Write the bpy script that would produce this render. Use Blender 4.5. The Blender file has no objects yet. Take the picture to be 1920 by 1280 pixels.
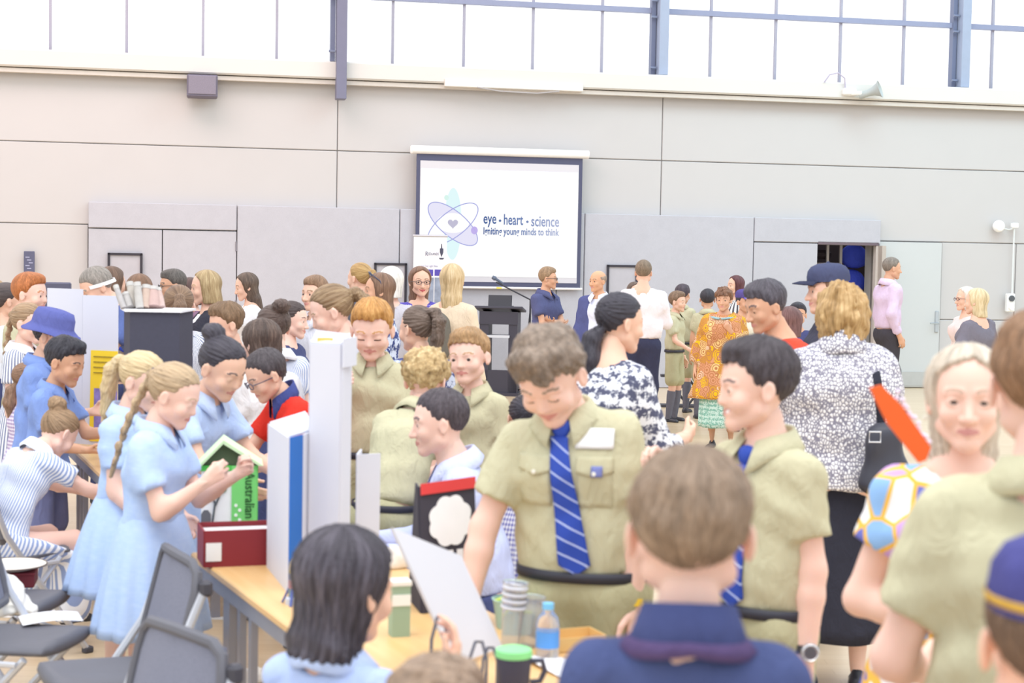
import bpy, bmesh, math, random
import numpy as np
from mathutils import Matrix, Vector

# ------------------------------------------------------------------ camera
scene = bpy.context.scene
col = scene.collection
FPX, HCAM, PITCH, ROLL = 3000.0, 1.75, math.atan(160/3000.0), 0.018
_r0 = np.array([1., 0, 0]); _u0 = np.array([0, math.sin(PITCH), math.cos(PITCH)]); _f0 = np.array([0, math.cos(PITCH), -math.sin(PITCH)])
_r = math.cos(ROLL)*_r0 + math.sin(ROLL)*_u0
_u = -math.sin(ROLL)*_r0 + math.cos(ROLL)*_u0
cam_d = bpy.data.cameras.new('camera'); cam = bpy.data.objects.new('camera', cam_d); col.objects.link(cam)
cam.matrix_world = Matrix(((_r[0], _u[0], -_f0[0], 0), (_r[1], _u[1], -_f0[1], 0), (_r[2], _u[2], -_f0[2], HCAM), (0, 0, 0, 1)))
cam_d.sensor_width = 36.0; cam_d.lens = FPX/1920*36.0; cam_d.clip_end = 200
cam_d.dof.use_dof = True; cam_d.dof.focus_distance = 14.0; cam_d.dof.aperture_fstop = 4.3
scene.camera = cam

# ------------------------------------------------------------------ light
w = bpy.data.worlds.new('world'); scene.world = w; w.use_nodes = True
bgn = w.node_tree.nodes['Background']; bgn.inputs[0].default_value = (0.90, 0.955, 1.0, 1); bgn.inputs[1].default_value = 0.98
def area(name, loc, rot, size, size_y, power, color):
    l = bpy.data.lights.new(name, 'AREA'); l.shape = 'RECTANGLE'; l.size = size; l.size_y = size_y; l.energy = power; l.color = color
    o = bpy.data.objects.new(name, l); col.objects.link(o); o.location = loc; o.rotation_euler = rot
    return o
area('added_warm_light_left', (-6, 15.5, 9.5), (math.radians(22), 0, 0), 8, 4, 330, (1.0, 0.72, 0.66))  # added light without a fixture, tints the left of the end wall pinkish
area('added_cool_light_right', (7, 16.5, 9.5), (math.radians(22), 0, 0), 8, 4, 300, (0.60, 0.90, 1.0))  # also an added light, no lamps there; turns the wall's right side bluish
area('hall_lamp_row_front', (0, 3, 9.0), (math.radians(10), 0, 0), 10, 6, 450, (1.0, 0.985, 0.97))
vs = scene.view_settings
vs.view_transform = 'Standard'; vs.look = 'None'; vs.exposure = 0.62; vs.gamma = 1.0; vs.use_curve_mapping = False

def at(px, py, Y):
    d = _r*(px-960)/FPX + _u*(640-py)/FPX + _f0
    d = d*(Y/d[1])
    return np.array([d[0], d[1], d[2]+HCAM])

# ------------------------------------------------------------------ materials
MATS = {}
def srgb(c):
    if isinstance(c, str):
        c = [int(c[i:i+2], 16) for i in (0, 2, 4)]
    return tuple(((v/255)/12.92 if v/255 <= 0.04045 else ((v/255+0.055)/1.055)**2.4) for v in c) + (1.0,)
class NT:
    def __init__(s, name):
        s.m = bpy.data.materials.new(name); s.m.use_nodes = True; s.t = s.m.node_tree; s.b = s.t.nodes['Principled BSDF']
    def n(s, kind, **kw):
        nd = s.t.nodes.new('ShaderNode'+kind)
        for k, v in kw.items(): setattr(nd, k, v)
        return nd
    def l(s, a, b): s.t.links.new(a, b)
    def mix(s, fac, a, b, mode='MIX'):
        nd = s.n('Mix', data_type='RGBA', blend_type=mode)
        for i, v in ((0, fac), (6, a), (7, b)):
            if hasattr(v, 'is_linked') or isinstance(v, bpy.types.NodeSocket): s.l(v, nd.inputs[i])
            else: nd.inputs[i].default_value = v
        return nd.outputs[2]
    def math(s, op, a, b=0.0, c=None):
        nd = s.n('Math', operation=op)
        for i, v in enumerate((a, b, c)):
            if v is None: continue
            if isinstance(v, bpy.types.NodeSocket): s.l(v, nd.inputs[i])
            else: nd.inputs[i].default_value = v
        return nd.outputs[0]
    def noise(s, vec, scale, detail=3, rough=0.5):
        nd = s.n('TexNoise'); nd.inputs['Scale'].default_value = scale; nd.inputs['Detail'].default_value = detail; nd.inputs['Roughness'].default_value = rough
        if vec is not None: s.l(vec, nd.inputs['Vector'])
        return nd
    def obj(s): return s.n('TexCoord').outputs['Object']
    def attr(s, name): return s.n('Attribute', attribute_name=name).outputs['Vector']
    def ramp(s, fac, stops, interp='LINEAR'):
        nd = s.n('ValToRGB'); cr = nd.color_ramp; cr.interpolation = interp
        while len(cr.elements) < len(stops): cr.elements.new(0.5)
        for e, (p, c) in zip(cr.elements, stops): e.position = p; e.color = c
        s.l(fac, nd.inputs[0]); return nd.outputs[0]
    def bump(s, height, strength, dist=0.01):
        nd = s.n('Bump'); nd.inputs['Strength'].default_value = strength; nd.inputs['Distance'].default_value = dist
        s.l(height, nd.inputs['Height']); s.l(nd.outputs[0], s.b.inputs['Normal'])
    def done(s, color, rough=0.7, spec=0.3, metal=0.0):
        if isinstance(color, bpy.types.NodeSocket): s.l(color, s.b.inputs['Base Color'])
        else: s.b.inputs['Base Color'].default_value = color
        s.b.inputs['Roughness'].default_value = rough; s.b.inputs['Specular IOR Level'].default_value = spec; s.b.inputs['Metallic'].default_value = metal
        return s.m

def plain(c, rough=0.6, spec=0.3, metal=0.0, var=0.06, scale=12):
    k = ('plain', str(c), rough, metal, var)
    if k not in MATS:
        t = NT('paint'); base = srgb(c)
        nz = t.noise(t.obj(), scale).outputs['Fac']
        dark = tuple(v*(1-var) for v in base[:3])+(1,); lite = tuple(min(1, v*(1+var)) for v in base[:3])+(1,)
        MATS[k] = t.done(t.mix(nz, dark, lite), rough, spec, metal)
    return MATS[k]
def fabric(c, wr=0.35, scale=14):
    k = ('fabric', str(c), wr)
    if k not in MATS:
        t = NT('fabric'); base = srgb(c); ob = t.obj()
        nz = t.noise(ob, scale, 4).outputs['Fac']; fine = t.noise(ob, 420, 1).outputs['Fac']
        a = t.mix(nz, tuple(v*.9 for v in base[:3])+(1,), tuple(min(1, v*1.08) for v in base[:3])+(1,))
        b = t.mix(0.12, a, t.mix(fine, (0, 0, 0, 1), (1, 1, 1, 1)), 'SOFT_LIGHT')
        mp = t.n('Mapping'); mp.inputs['Scale'].default_value = (1.6, 1.6, .7); t.l(ob, mp.inputs[0])
        h = t.noise(mp.outputs[0], scale, 3, .55); h.inputs['Distortion'].default_value = .8
        t.bump(h.outputs['Fac'], wr, .035)
        MATS[k] = t.done(b, 0.85, 0.15)
    return MATS[k]
def patfab(kind, c1, c2, f=120.0, c3=None):
    k = (kind, str(c1), str(c2), f, str(c3))
    if k not in MATS:
        t = NT('patterned_fabric'); a, b = srgb(c1), srgb(c2); u = t.attr('fab'); sp = t.n('SeparateXYZ'); t.l(u, sp.inputs[0])
        sx, sz = sp.outputs[0], sp.outputs[1]
        if kind == 'stripe':
            v = t.math('GREATER_THAN', t.math('SINE', t.math('MULTIPLY', sx, f)), .1); c = t.mix(v, a, b)
        elif kind == 'check':
            v = t.math('GREATER_THAN', t.math('SINE', t.math('MULTIPLY', sx, f)), 0); h = t.math('GREATER_THAN', t.math('SINE', t.math('MULTIPLY', sz, f)), 0)
            c = t.mix(t.math('MULTIPLY', t.math('ADD', v, h), .5), a, b)
        elif kind == 'weave':
            n1 = t.noise(t.attr('fab'), f*.35, 2).outputs['Fac']
            mp = t.n('Mapping'); mp.inputs['Scale'].default_value = (1, 3.5, 1); t.l(t.attr('fab'), mp.inputs[0])
            n2 = t.noise(mp.outputs[0], f*.2, 2).outputs['Fac']
            c = t.mix(t.math('MULTIPLY', t.math('ADD', n1, n2), .5), a, b)
        elif kind == 'tweed':
            vn = t.n('TexVoronoi', feature='DISTANCE_TO_EDGE'); vn.inputs['Scale'].default_value = f
            mp = t.n('Mapping'); mp.inputs['Scale'].default_value = (1.35, 1, 1); t.l(t.obj(), mp.inputs[0]); t.l(mp.outputs[0], vn.inputs['Vector'])
            vn.inputs['Randomness'].default_value = .75
            nz = t.noise(t.obj(), f*.8, 2).outputs['Fac']
            e = t.math('ADD', vn.outputs['Distance'], t.math('MULTIPLY', t.math('SUBTRACT', nz, .5), .16))
            c = t.ramp(e, [(0.0, a), (.09, a), (.17, b), (1, b)])
            t.bump(vn.outputs['Distance'], .5, .01)
        elif kind == 'blotch':
            nz = t.noise(t.obj(), f, 3, .7).outputs['Fac']
            w2 = t.math('SINE', t.math('MULTIPLY', sz, f*2.5))
            e = t.math('ADD', nz, t.math('MULTIPLY', w2, .06))
            c = t.ramp(e, [(0, a), (.46, a), (.54, b), (1, b)])
        elif kind == 'dots':
            vn = t.n('TexVoronoi'); vn.inputs['Scale'].default_value = f; vn.inputs['Randomness'].default_value = .15; t.l(t.attr('fab'), vn.inputs['Vector'])
            c = t.ramp(vn.outputs['Distance'], [(0, b), (.22, b), (.3, a), (1, a)])
        elif kind == 'medallion':
            vn = t.n('TexVoronoi'); vn.inputs['Scale'].default_value = f; t.l(t.obj(), vn.inputs['Vector'])
            ring = t.math('SINE', t.math('MULTIPLY', vn.outputs['Distance'], 30))
            hue = t.n('SeparateXYZ'); t.l(vn.outputs['Color'], hue.inputs[0])
            base = t.ramp(hue.outputs[0], [(0, a), (.3, srgb('c9923a')), (.5, b), (.68, srgb('f0b626')), (.85, srgb('d9b99c')), (1, srgb(c3 or '9fc4c0'))], 'CONSTANT')
            c = t.mix(t.math('GREATER_THAN', ring, .25), base, srgb('b57a52'))
        elif kind == 'patch':
            vn = t.n('TexVoronoi'); vn.inputs['Scale'].default_value = f; t.l(t.obj(), vn.inputs['Vector'])
            ed = t.n('TexVoronoi', feature='DISTANCE_TO_EDGE'); ed.inputs['Scale'].default_value = f; t.l(t.obj(), ed.inputs['Vector'])
            hue = t.n('SeparateXYZ'); t.l(vn.outputs['Color'], hue.inputs[0])
            base = t.ramp(hue.outputs[0], [(0, srgb('f4f1f4')), (.3, srgb('8fb7e6')), (.5, srgb('f2eff2')), (.62, srgb('c79fd6')), (.85, srgb('6f73c0'))], 'CONSTANT')
            c = t.mix(t.math('LESS_THAN', ed.outputs['Distance'], .07), base, srgb('eebb55'))
        MATS[k] = t.done(c, .85, .15)
    return MATS[k]
def skinmat(c):
    k = ('skin', str(c))
    if k not in MATS:
        t = NT('skin'); b = srgb(c); nz = t.noise(t.obj(), 22, 3).outputs['Fac']
        red = (min(1, b[0]*1.02), b[1]*.92, b[2]*.90, 1)
        m = t.done(t.mix(t.math('MULTIPLY', nz, .8), b, red), .5, .35)
        t.b.inputs['Subsurface Weight'].default_value = .12; t.b.inputs['Subsurface Radius'].default_value = (.012, .005, .003); t.b.inputs['Subsurface Scale'].default_value = 1.0
        MATS[k] = m
    return MATS[k]
def hairmat(c, c2=None):
    k = ('hair', str(c), str(c2))
    if k not in MATS:
        t = NT('hair'); b = srgb(c)
        d = tuple(v*.5 for v in b[:3])+(1,); li = srgb(c2) if c2 else tuple(min(1, v*1.55+.01) for v in b[:3])+(1,)
        mp = t.n('Mapping'); mp.inputs['Scale'].default_value = (1, 1, .8); t.l(t.attr('strand'), mp.inputs[0])
        nz = t.noise(mp.outputs[0], 3.2, 5, .65).outputs['Fac']; big = t.noise(mp.outputs[0], .8, 2).outputs['Fac']
        f = t.math('ADD', t.math('MULTIPLY', nz, .65), t.math('MULTIPLY', big, .4))
        cc = t.ramp(f, [(.33, d), (.52, b), (.72, li)])
        t.bump(nz, .6, .006)
        MATS[k] = t.done(cc, .5, .35)
    return MATS[k]

# ------------------------------------------------------------------ mesh helpers
def mesh_np(name, V, Q, mats, smooth=True, mi=None, attrs=None):
    """V (n,3), Q (m,4) quads (triangles repeat their last index as -1)"""
    me = bpy.data.meshes.new(name)
    V = np.asarray(V, np.float32); Q = np.asarray(Q, np.int32)
    tri = Q[:, 3] < 0 if Q.shape[1] == 4 else np.ones(len(Q), bool)
    tot = np.where(tri, 3, 4).astype(np.int32)
    flat = Q.ravel(); flat = flat[flat >= 0]
    me.vertices.add(len(V)); me.vertices.foreach_set('co', V.ravel())
    me.loops.add(len(flat)); me.loops.foreach_set('vertex_index', flat)
    me.polygons.add(len(Q)); st = np.concatenate([[0], np.cumsum(tot)[:-1]]).astype(np.int32)
    me.polygons.foreach_set('loop_start', st); me.polygons.foreach_set('loop_total', tot)
    me.polygons.foreach_set('use_smooth', np.full(len(Q), smooth))
    for m in mats: me.materials.append(m)
    if mi is not None: me.polygons.foreach_set('material_index', np.asarray(mi, np.int32))
    if attrs:
        for k, a in attrs.items():
            at_ = me.attributes.new(k, 'FLOAT_VECTOR', 'POINT'); at_.data.foreach_set('vector', np.asarray(a, np.float32).ravel())
    me.update(calc_edges=True)
    return me
def link(name, me, parent=None):
    o = bpy.data.objects.new(name, me); col.objects.link(o)
    if parent is not None: o.parent = parent
    return o
def tag(o, label=None, cat=None, group=None, kind=None):
    if label: o['label'] = label
    if cat: o['category'] = cat
    if group: o['group'] = group
    if kind: o['kind'] = kind
    return o
def empty(name, loc=(0, 0, 0), rz=0.0):
    o = bpy.data.objects.new(name, None); col.objects.link(o); o.location = loc; o.rotation_euler = (0, 0, rz); o.empty_display_size = .1
    return o
class MB:
    """collects boxes, tubes, lathes into one mesh"""
    def __init__(s): s.V = []; s.F = []; s.n = 0
    def add(s, V, F):
        s.V.append(np.asarray(V, float)); F = [tuple(i+s.n for i in f) for f in F]; s.F += F; s.n += len(V); return s
    def box(s, c, size, R=None, bev=0.0):
        hx, hy, hz = [v/2 for v in size]
        if bev > 0:
            b = min(bev, hx*.9, hy*.9, hz*.9); V = []; 
            for sz in (-1, 1):
                for sy in (-1, 1):
                    for sx in (-1, 1):
                        V += [(sx*(hx-b), sy*(hy-b), sz*hz), (sx*(hx-b), sy*hy, sz*(hz-b)), (sx*hx, sy*(hy-b), sz*(hz-b))]
            bm = bmesh.new(); [bm.verts.new(v) for v in V]; bmesh.ops.convex_hull(bm, input=bm.verts); bm.verts.ensure_lookup_table()
            idx = {v: i for i, v in enumerate(bm.verts)}; VV = np.array([v.co for v in bm.verts]); F = [[idx[v] for v in f.verts] for f in bm.faces]; bm.free()
        else:
            VV = np.array([(x, y, z) for z in (-hz, hz) for y in (-hy, hy) for x in (-hx, hx)])
            F = [(0, 2, 3, 1), (4, 5, 7, 6), (0, 1, 5, 4), (2, 6, 7, 3), (0, 4, 6, 2), (1, 3, 7, 5)]
        if R is not None: VV = VV @ np.asarray(R).T
        return s.add(VV+np.asarray(c, float), F)
    def tube(s, pts, r, n=8, closed=False, cap=True):
        pts = [np.asarray(p, float) for p in pts]; m = len(pts); V = []; F = []; prev = None
        rr = r if hasattr(r, '__len__') else [r]*m
        for i, p in enumerate(pts):
            t = (pts[(i+1) % m]-pts[i-1]) if closed else pts[min(i+1, m-1)]-pts[max(i-1, 0)]
            t = t/(np.linalg.norm(t)+1e-9)
            if prev is None:
                a = np.array([0, 0, 1.]) if abs(t[2]) < .9 else np.array([1., 0, 0])
            else: a = prev
            a = a-t*a.dot(t); a /= np.linalg.norm(a)+1e-9; b = np.cross(t, a); prev = a
            for k in range(n):
                th = 2*math.pi*k/n; V.append(p+rr[i]*(a*math.cos(th)+b*math.sin(th)))
        for i in range(m if closed else m-1):
            j = (i+1) % m
            for k in range(n): F.append((i*n+k, i*n+(k+1) % n, j*n+(k+1) % n, j*n+k))
        if cap and not closed: F += [tuple(range(n-1, -1, -1)), tuple(range((m-1)*n, m*n))]
        return s.add(V, F)
    def lathe(s, prof, c=(0, 0, 0), n=20, R=None):
        V = []; F = []; m = len(prof)
        for r, z in prof:
            for k in range(n):
                th = 2*math.pi*k/n; V.append((r*math.cos(th), r*math.sin(th), z))
        for i in range(m-1):
            for k in range(n): F.append((i*n+k, i*n+(k+1) % n, (i+1)*n+(k+1) % n, (i+1)*n+k))
        if prof[0][0] > 1e-6: F.append(tuple(range(n-1, -1, -1)))
        if prof[-1][0] > 1e-6: F.append(tuple(range((m-1)*n, m*n)))
        V = np.array(V)
        if R is not None: V = V @ np.asarray(R).T
        return s.add(V+np.asarray(c, float), F)
    def prism(s, poly, y0, y1):
        """poly in (x,z), extruded along y"""
        n = len(poly); V = [(p[0], y0, p[1]) for p in poly]+[(p[0], y1, p[1]) for p in poly]
        F = [tuple(range(n)), tuple(range(2*n-1, n-1, -1))]+[((i+1) % n, i, n+i, n+(i+1) % n) for i in range(n)]
        return s.add(V, F)
    def sheet(s, fn, nu, nv, thick=0.0):
        V = [fn(i/nu, j/nv) for j in range(nv+1) for i in range(nu+1)]
        F = [(j*(nu+1)+i, j*(nu+1)+i+1, (j+1)*(nu+1)+i+1, (j+1)*(nu+1)+i) for j in range(nv) for i in range(nu)]
        return s.add(V, F)
    def build(s, name, mat, parent=None, smooth=False):
        me = bpy.data.meshes.new(name)
        me.from_pydata([tuple(v) for v in np.concatenate(s.V)], [], s.F)
        bm = bmesh.new(); bm.from_mesh(me); bmesh.ops.recalc_face_normals(bm, faces=bm.faces); bm.to_mesh(me); bm.free()
        if smooth:
            me.polygons.foreach_set('use_smooth', [True]*len(me.polygons)); 
            try: me.set_sharp_from_angle(angle=math.radians(40))
            except Exception: pass
        for m in (mat if isinstance(mat, (list, tuple)) else [mat]): me.materials.append(m)
        return link(name, me, parent)
def rotz(a): c, s_ = math.cos(a), math.sin(a); return np.array([[c, -s_, 0], [s_, c, 0], [0, 0, 1.]])
def rotx(a): c, s_ = math.cos(a), math.sin(a); return np.array([[1., 0, 0], [0, c, -s_], [0, s_, c]])
def roty(a): c, s_ = math.cos(a), math.sin(a); return np.array([[c, 0, s_], [0, 1., 0], [-s_, 0, c]])
def between(a, b):
    a = a/np.linalg.norm(a); b = b/np.linalg.norm(b); v = np.cross(a, b); c = a.dot(b)
    if c < -.9999: return rotx(math.pi)
    K = np.array([[0, -v[2], v[1]], [v[2], 0, -v[0]], [-v[1], v[0], 0]]); return np.eye(3)+K+K@K/(1+c)

# ------------------------------------------------------------------ implicit surfaces (people are modelled as smooth fields)
A3 = lambda *v: np.array(v, np.float64)
class Field:
    def __init__(s, lo, hi, h):
        s.lo = np.asarray(lo, float); s.h = h
        s.n = np.ceil((np.asarray(hi, float)-s.lo)/h).astype(int)+2
        s.ax = [(s.lo[i]+h*np.arange(s.n[i])).astype(np.float32) for i in range(3)]
        s.d = np.full(s.n, .5, np.float32)
    def win(s, mn, mx):
        a = np.clip(np.floor((np.asarray(mn)-s.lo)/s.h).astype(int), 0, s.n-1); b = np.clip(np.ceil((np.asarray(mx)-s.lo)/s.h).astype(int)+1, a+1, s.n)
        sl = tuple(slice(a[i], b[i]) for i in range(3))
        return sl, s.ax[0][sl[0]][:, None, None], s.ax[1][sl[1]][None, :, None], s.ax[2][sl[2]][None, None, :]
    @staticmethod
    def smin(a, b, k):
        if k <= 0: return np.minimum(a, b)
        h = np.maximum(k-np.abs(a-b), 0)/k
        return np.minimum(a, b)-h*h*(k*.25)
    def put(s, f, mn, mx, k=0., carve=False):
        sl, X, Y, Z = s.win(mn, mx); v = f(X, Y, Z)
        s.d[sl] = -s.smin(-s.d[sl], v, k) if carve else s.smin(s.d[sl], v, k)
    def cone(s, a, b, ra, rb, k=.02, side=None, w=1., carve=False):
        a = np.asarray(a, float); b = np.asarray(b, float); ba = b-a; L2 = max(ba.dot(ba), 1e-9); m = max(ra, rb)*max(w, 1)+k+2*s.h
        def f(X, Y, Z):
            px, py, pz = X-a[0], Y-a[1], Z-a[2]
            t = np.clip((px*ba[0]+py*ba[1]+pz*ba[2])/L2, 0, 1)
            qx, qy, qz = px-t*ba[0], py-t*ba[1], pz-t*ba[2]
            q2 = qx*qx+qy*qy+qz*qz
            if side is not None and w != 1.:
                qs = qx*side[0]+qy*side[1]+qz*side[2]; q2 = q2-qs*qs*(1-1/(w*w))
            return (np.sqrt(np.maximum(q2, 0))-(ra+(rb-ra)*t)).astype(np.float32)
        s.put(f, np.minimum(a, b)-m, np.maximum(a, b)+m, k, carve)
    def ell(s, c, r, k=.02, R=None, carve=False):
        c = np.asarray(c, float); r = np.asarray(r, float); m = r.max()+k+2*s.h
        def f(X, Y, Z):
            x, y, z = X-c[0], Y-c[1], Z-c[2]
            if R is not None:
                x, y, z = (R[0, 0]*x+R[1, 0]*y+R[2, 0]*z), (R[0, 1]*x+R[1, 1]*y+R[2, 1]*z), (R[0, 2]*x+R[1, 2]*y+R[2, 2]*z)
            k0 = np.sqrt((x/r[0])**2+(y/r[1])**2+(z/r[2])**2); k1 = np.sqrt((x/r[0]**2)**2+(y/r[1]**2)**2+(z/r[2]**2)**2)+1e-6
            return (k0*(k0-1)/k1).astype(np.float32)
        s.put(f, c-m, c+m, k, carve)
    def plane(s, p, n, k=0.):
        """keep the side opposite to n"""
        p = np.asarray(p, float); n = np.asarray(n, float); n = n/np.linalg.norm(n)
        v = (s.ax[0][:, None, None]-p[0])*n[0]+(s.ax[1][None, :, None]-p[1])*n[1]+(s.ax[2][None, None, :]-p[2])*n[2]
        s.d = np.maximum(s.d, v.astype(np.float32)) if k <= 0 else -s.smin(-s.d, -v.astype(np.float32), k)
    def wob(s, amp, freq, seed=0):
        r = random.Random(seed); X, Y, Z = s.ax[0][:, None, None], s.ax[1][None, :, None], s.ax[2][None, None, :]
        tot = 0
        wx = np.sin(Y*freq*.45+seed)+np.sin(Z*freq*.38+1+seed)
        for i in range(5):
            a, b, c = [r.uniform(-1, 1) for _ in range(3)]; L = math.sqrt(a*a+b*b+c*c)/freq/(.7+.28*i)
            tot = tot+np.sin(X*(a/L)+Y*(b/L)+Z*(c/L)+r.uniform(0, 6)+.9*wx)
        s.d += (amp/2.4*tot).astype(np.float32)
    def mesh(s):
        d = s.d; neg = d < 0
        if not neg.any(): return np.zeros((0, 3)), np.zeros((0, 4), int)
        d[0] = d[-1] = .1; d[:, 0] = d[:, -1] = .1; d[:, :, 0] = d[:, :, -1] = .1; neg = d < 0
        c = [neg[i:i+s.n[0]-1, j:j+s.n[1]-1, k:k+s.n[2]-1] for i in (0, 1) for j in (0, 1) for k in (0, 1)]
        any_ = c[0] | c[1] | c[2] | c[3] | c[4] | c[5] | c[6] | c[7]; all_ = c[0] & c[1] & c[2] & c[3] & c[4] & c[5] & c[6] & c[7]
        ijk = np.argwhere(any_ & ~all_); M = len(ijk)
        cv = np.stack([d[ijk[:, 0]+i, ijk[:, 1]+j, ijk[:, 2]+k] for i in (0, 1) for j in (0, 1) for k in (0, 1)], 1)
        off = np.array([(i, j, k) for i in (0, 1) for j in (0, 1) for k in (0, 1)], float)
        acc = np.zeros((M, 3)); cnt = np.zeros(M)
        for a in range(8):
            for ax in (4, 2, 1):
                if a & ax: continue
                b = a | ax; va, vb = cv[:, a], cv[:, b]; m = (va < 0) != (vb < 0)
                t = va[m]/(va[m]-vb[m]); acc[m] += off[a]+t[:, None]*(off[b]-off[a]); cnt[m] += 1
        V = s.lo+s.h*(ijk+acc/cnt[:, None])
        idx = np.full(any_.shape, -1, np.int64); idx[ijk[:, 0], ijk[:, 1], ijk[:, 2]] = np.arange(M)
        Q = []
        for ax in range(3):
            lo_ = [slice(1, -1)]*3; hi_ = [slice(1, -1)]*3
            lo_[ax] = slice(0, -1); hi_[ax] = slice(1, None)
            na, nb = neg[tuple(lo_)], neg[tuple(hi_)]
            p = np.argwhere(na != nb)
            if not len(p): continue
            s_ = na[p[:, 0], p[:, 1], p[:, 2]]
            g = p.copy(); u, v = [(1, 2), (2, 0), (0, 1)][ax]
            g[:, u] += 1; g[:, v] += 1
            def cell(du, dv):
                q = g.copy(); q[:, u] += du; q[:, v] += dv; return idx[q[:, 0], q[:, 1], q[:, 2]]
            q4 = np.stack([cell(-1, -1), cell(0, -1), cell(0, 0), cell(-1, 0)], 1)
            q4[~s_] = q4[~s_][:, ::-1]; Q.append(q4)
        return V, np.concatenate(Q)

# ---------------------------------------------------------------- head template: chin z=0, crown z=1, face towards -y
def sphere_vq(c, r, n=10, squash=(1, 1, 1)):
    V = []; Q = []
    for i in range(n+1):
        ph = math.pi*i/n
        for k in range(2*n):
            th = math.pi*k/n; V.append((math.sin(ph)*math.cos(th), math.sin(ph)*math.sin(th), math.cos(ph)))
    for i in range(n):
        for k in range(2*n): Q.append((i*2*n+k, (i+1)*2*n+k, (i+1)*2*n+(k+1) % (2*n), i*2*n+(k+1) % (2*n)))
    return np.array(V)*np.asarray(squash)*r+np.asarray(c), np.array(Q)
HEADS = {}
def head_template(kind, eyes, smile, h):
    key = (kind, eyes, smile, h)
    if key in HEADS: return HEADS[key]
    F = Field((-.5, -.64, -.34), (.5, .62, 1.06), h)
    kid = kind == 'kid'; fem = kind == 'fem'
    ez = .455 if kid else .49; jw = .9 if kid else (.92 if fem else 1.04); fy = .02 if kid else 0
    F.cone((0, .07, .24), (0, .14, -.30), *((.165, .17) if kid else (.17, .18) if fem else (.215, .225)), k=.1)
    F.ell((0, .045, .635), (.335, .415, .365), k=.1)
    F.ell((0, -.10, .43), (.285*jw, .285, .36), k=.1)
    for s in (-1, 1):
        F.cone((s*.215*jw, -.02, .24), (s*.05, -.27+fy, .09), .095, .075, k=.08)
        F.ell((s*.165, -.265+fy, .34 if kid else .36), (.115, .1, .115) if kid else (.1, .09, .1), k=.08)
        F.cone((s*.07, -.355, ez+.095), (s*.2, -.30, ez+.085), *((.018, .018) if kid else (.022, .022) if fem else (.032, .03)), k=.07)
        F.ell((s*.145, -.405 if kind == 'man' else -.425, ez), (.085, .075, .055), k=.06, carve=True)
        F.ell((s*.14, -.30, ez), (.073, .073, .066), k=.02)
    F.ell((0, -.285+fy, .085), (.085, .085, .085), k=.07)
    F.ell((0, -.30+fy, .22), (.13, .08, .09), k=.05)
    nl = .06 if kid else (.015 if fem else 0)
    F.cone((0, -.345, ez+.05), (0, -.452+nl, .335), .028, .05, k=.045)
    for s in (-1, 1):
        F.ell((s*.047, -.40+nl, .325), (.04, .045, .035), k=.03)
        zc = .03 if smile else -.004
        F.cone((0, -.378+fy, .230), (s*(.125 if smile else .105), -.315+fy, .216+zc), .022, .010, k=.025)
        F.cone((0, -.372+fy, .190), (s*(.11 if smile else .09), -.315+fy, .205+zc), .026, .010, k=.025)
        F.ell((s*.35, .04, .45), (.03, .075, .125), k=.03, R=rotz(-s*.35)@rotx(-.15))
        F.ell((s*.385, .03, .46), (.025, .045, .08), k=.02, R=rotz(-s*.35)@rotx(-.15), carve=True)
        F.cone((0, -.43+fy, .211), (s*(.1 if smile else .08), -.375+fy, .213+zc), .034, .034, k=.012, carve=True) if smile == 2 else None
        if eyes != 'closed':
            hgt = .022 if eyes == 'open' else .012; dz = 0 if eyes == 'open' else -.018
            F.ell((s*.14, -.385, ez+dz), (.062, .045, hgt), k=.012, carve=True)
    V, Q = F.mesh(); cen = V[Q].mean(1); x, y, z = cen.T; ax = np.abs(x)
    mi = np.zeros(len(Q), int)
    lz = .211+(.28*ax if smile else 0*ax)
    lip = (y < -.30+fy) & (ax < (.125 if smile else .105)) & (np.abs(z-lz) < .036*(1-(ax/.13)**2)); mi[lip] = 1
    bz = ez+.105+.02*np.sin(np.clip((ax-.06)/.16, 0, 1)*math.pi)
    mi[(y < -.2) & (ax > .055) & (ax < .225) & (np.abs(z-bz) < (.015 if kid else .015 if fem else .021))] = 2
    if smile == 2: mi[(y < -.3) & (y > -.38+fy) & (ax < .08) & (np.abs(z-lz) < .018)] = 3
    if eyes == 'closed': mi[(y < -.3) & (ax > .085) & (ax < .195) & (np.abs(z-(ez-.03+2.2*(ax-.14)**2)) < .010)] = 4
    Vs, Qs, Ms = [V], [Q], [mi]; n = len(V)
    if eyes != 'closed':
        for s in (-1, 1):
            ec = np.array([s*.14, -.297, ez]); v, q = sphere_vq(ec, .066, 8)
            cq = v[q].mean(1)-ec; cq /= np.linalg.norm(cq, axis=1)[:, None]
            g = A3(0, -1, 0 if eyes == 'open' else -.35); g /= np.linalg.norm(g)
            Vs.append(v); Qs.append(q+n); Ms.append(np.where(cq@g > .80, 4, 3)); n += len(v)
    HEADS[key] = (np.concatenate(Vs), np.concatenate(Qs), np.concatenate(Ms)); return HEADS[key]

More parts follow.
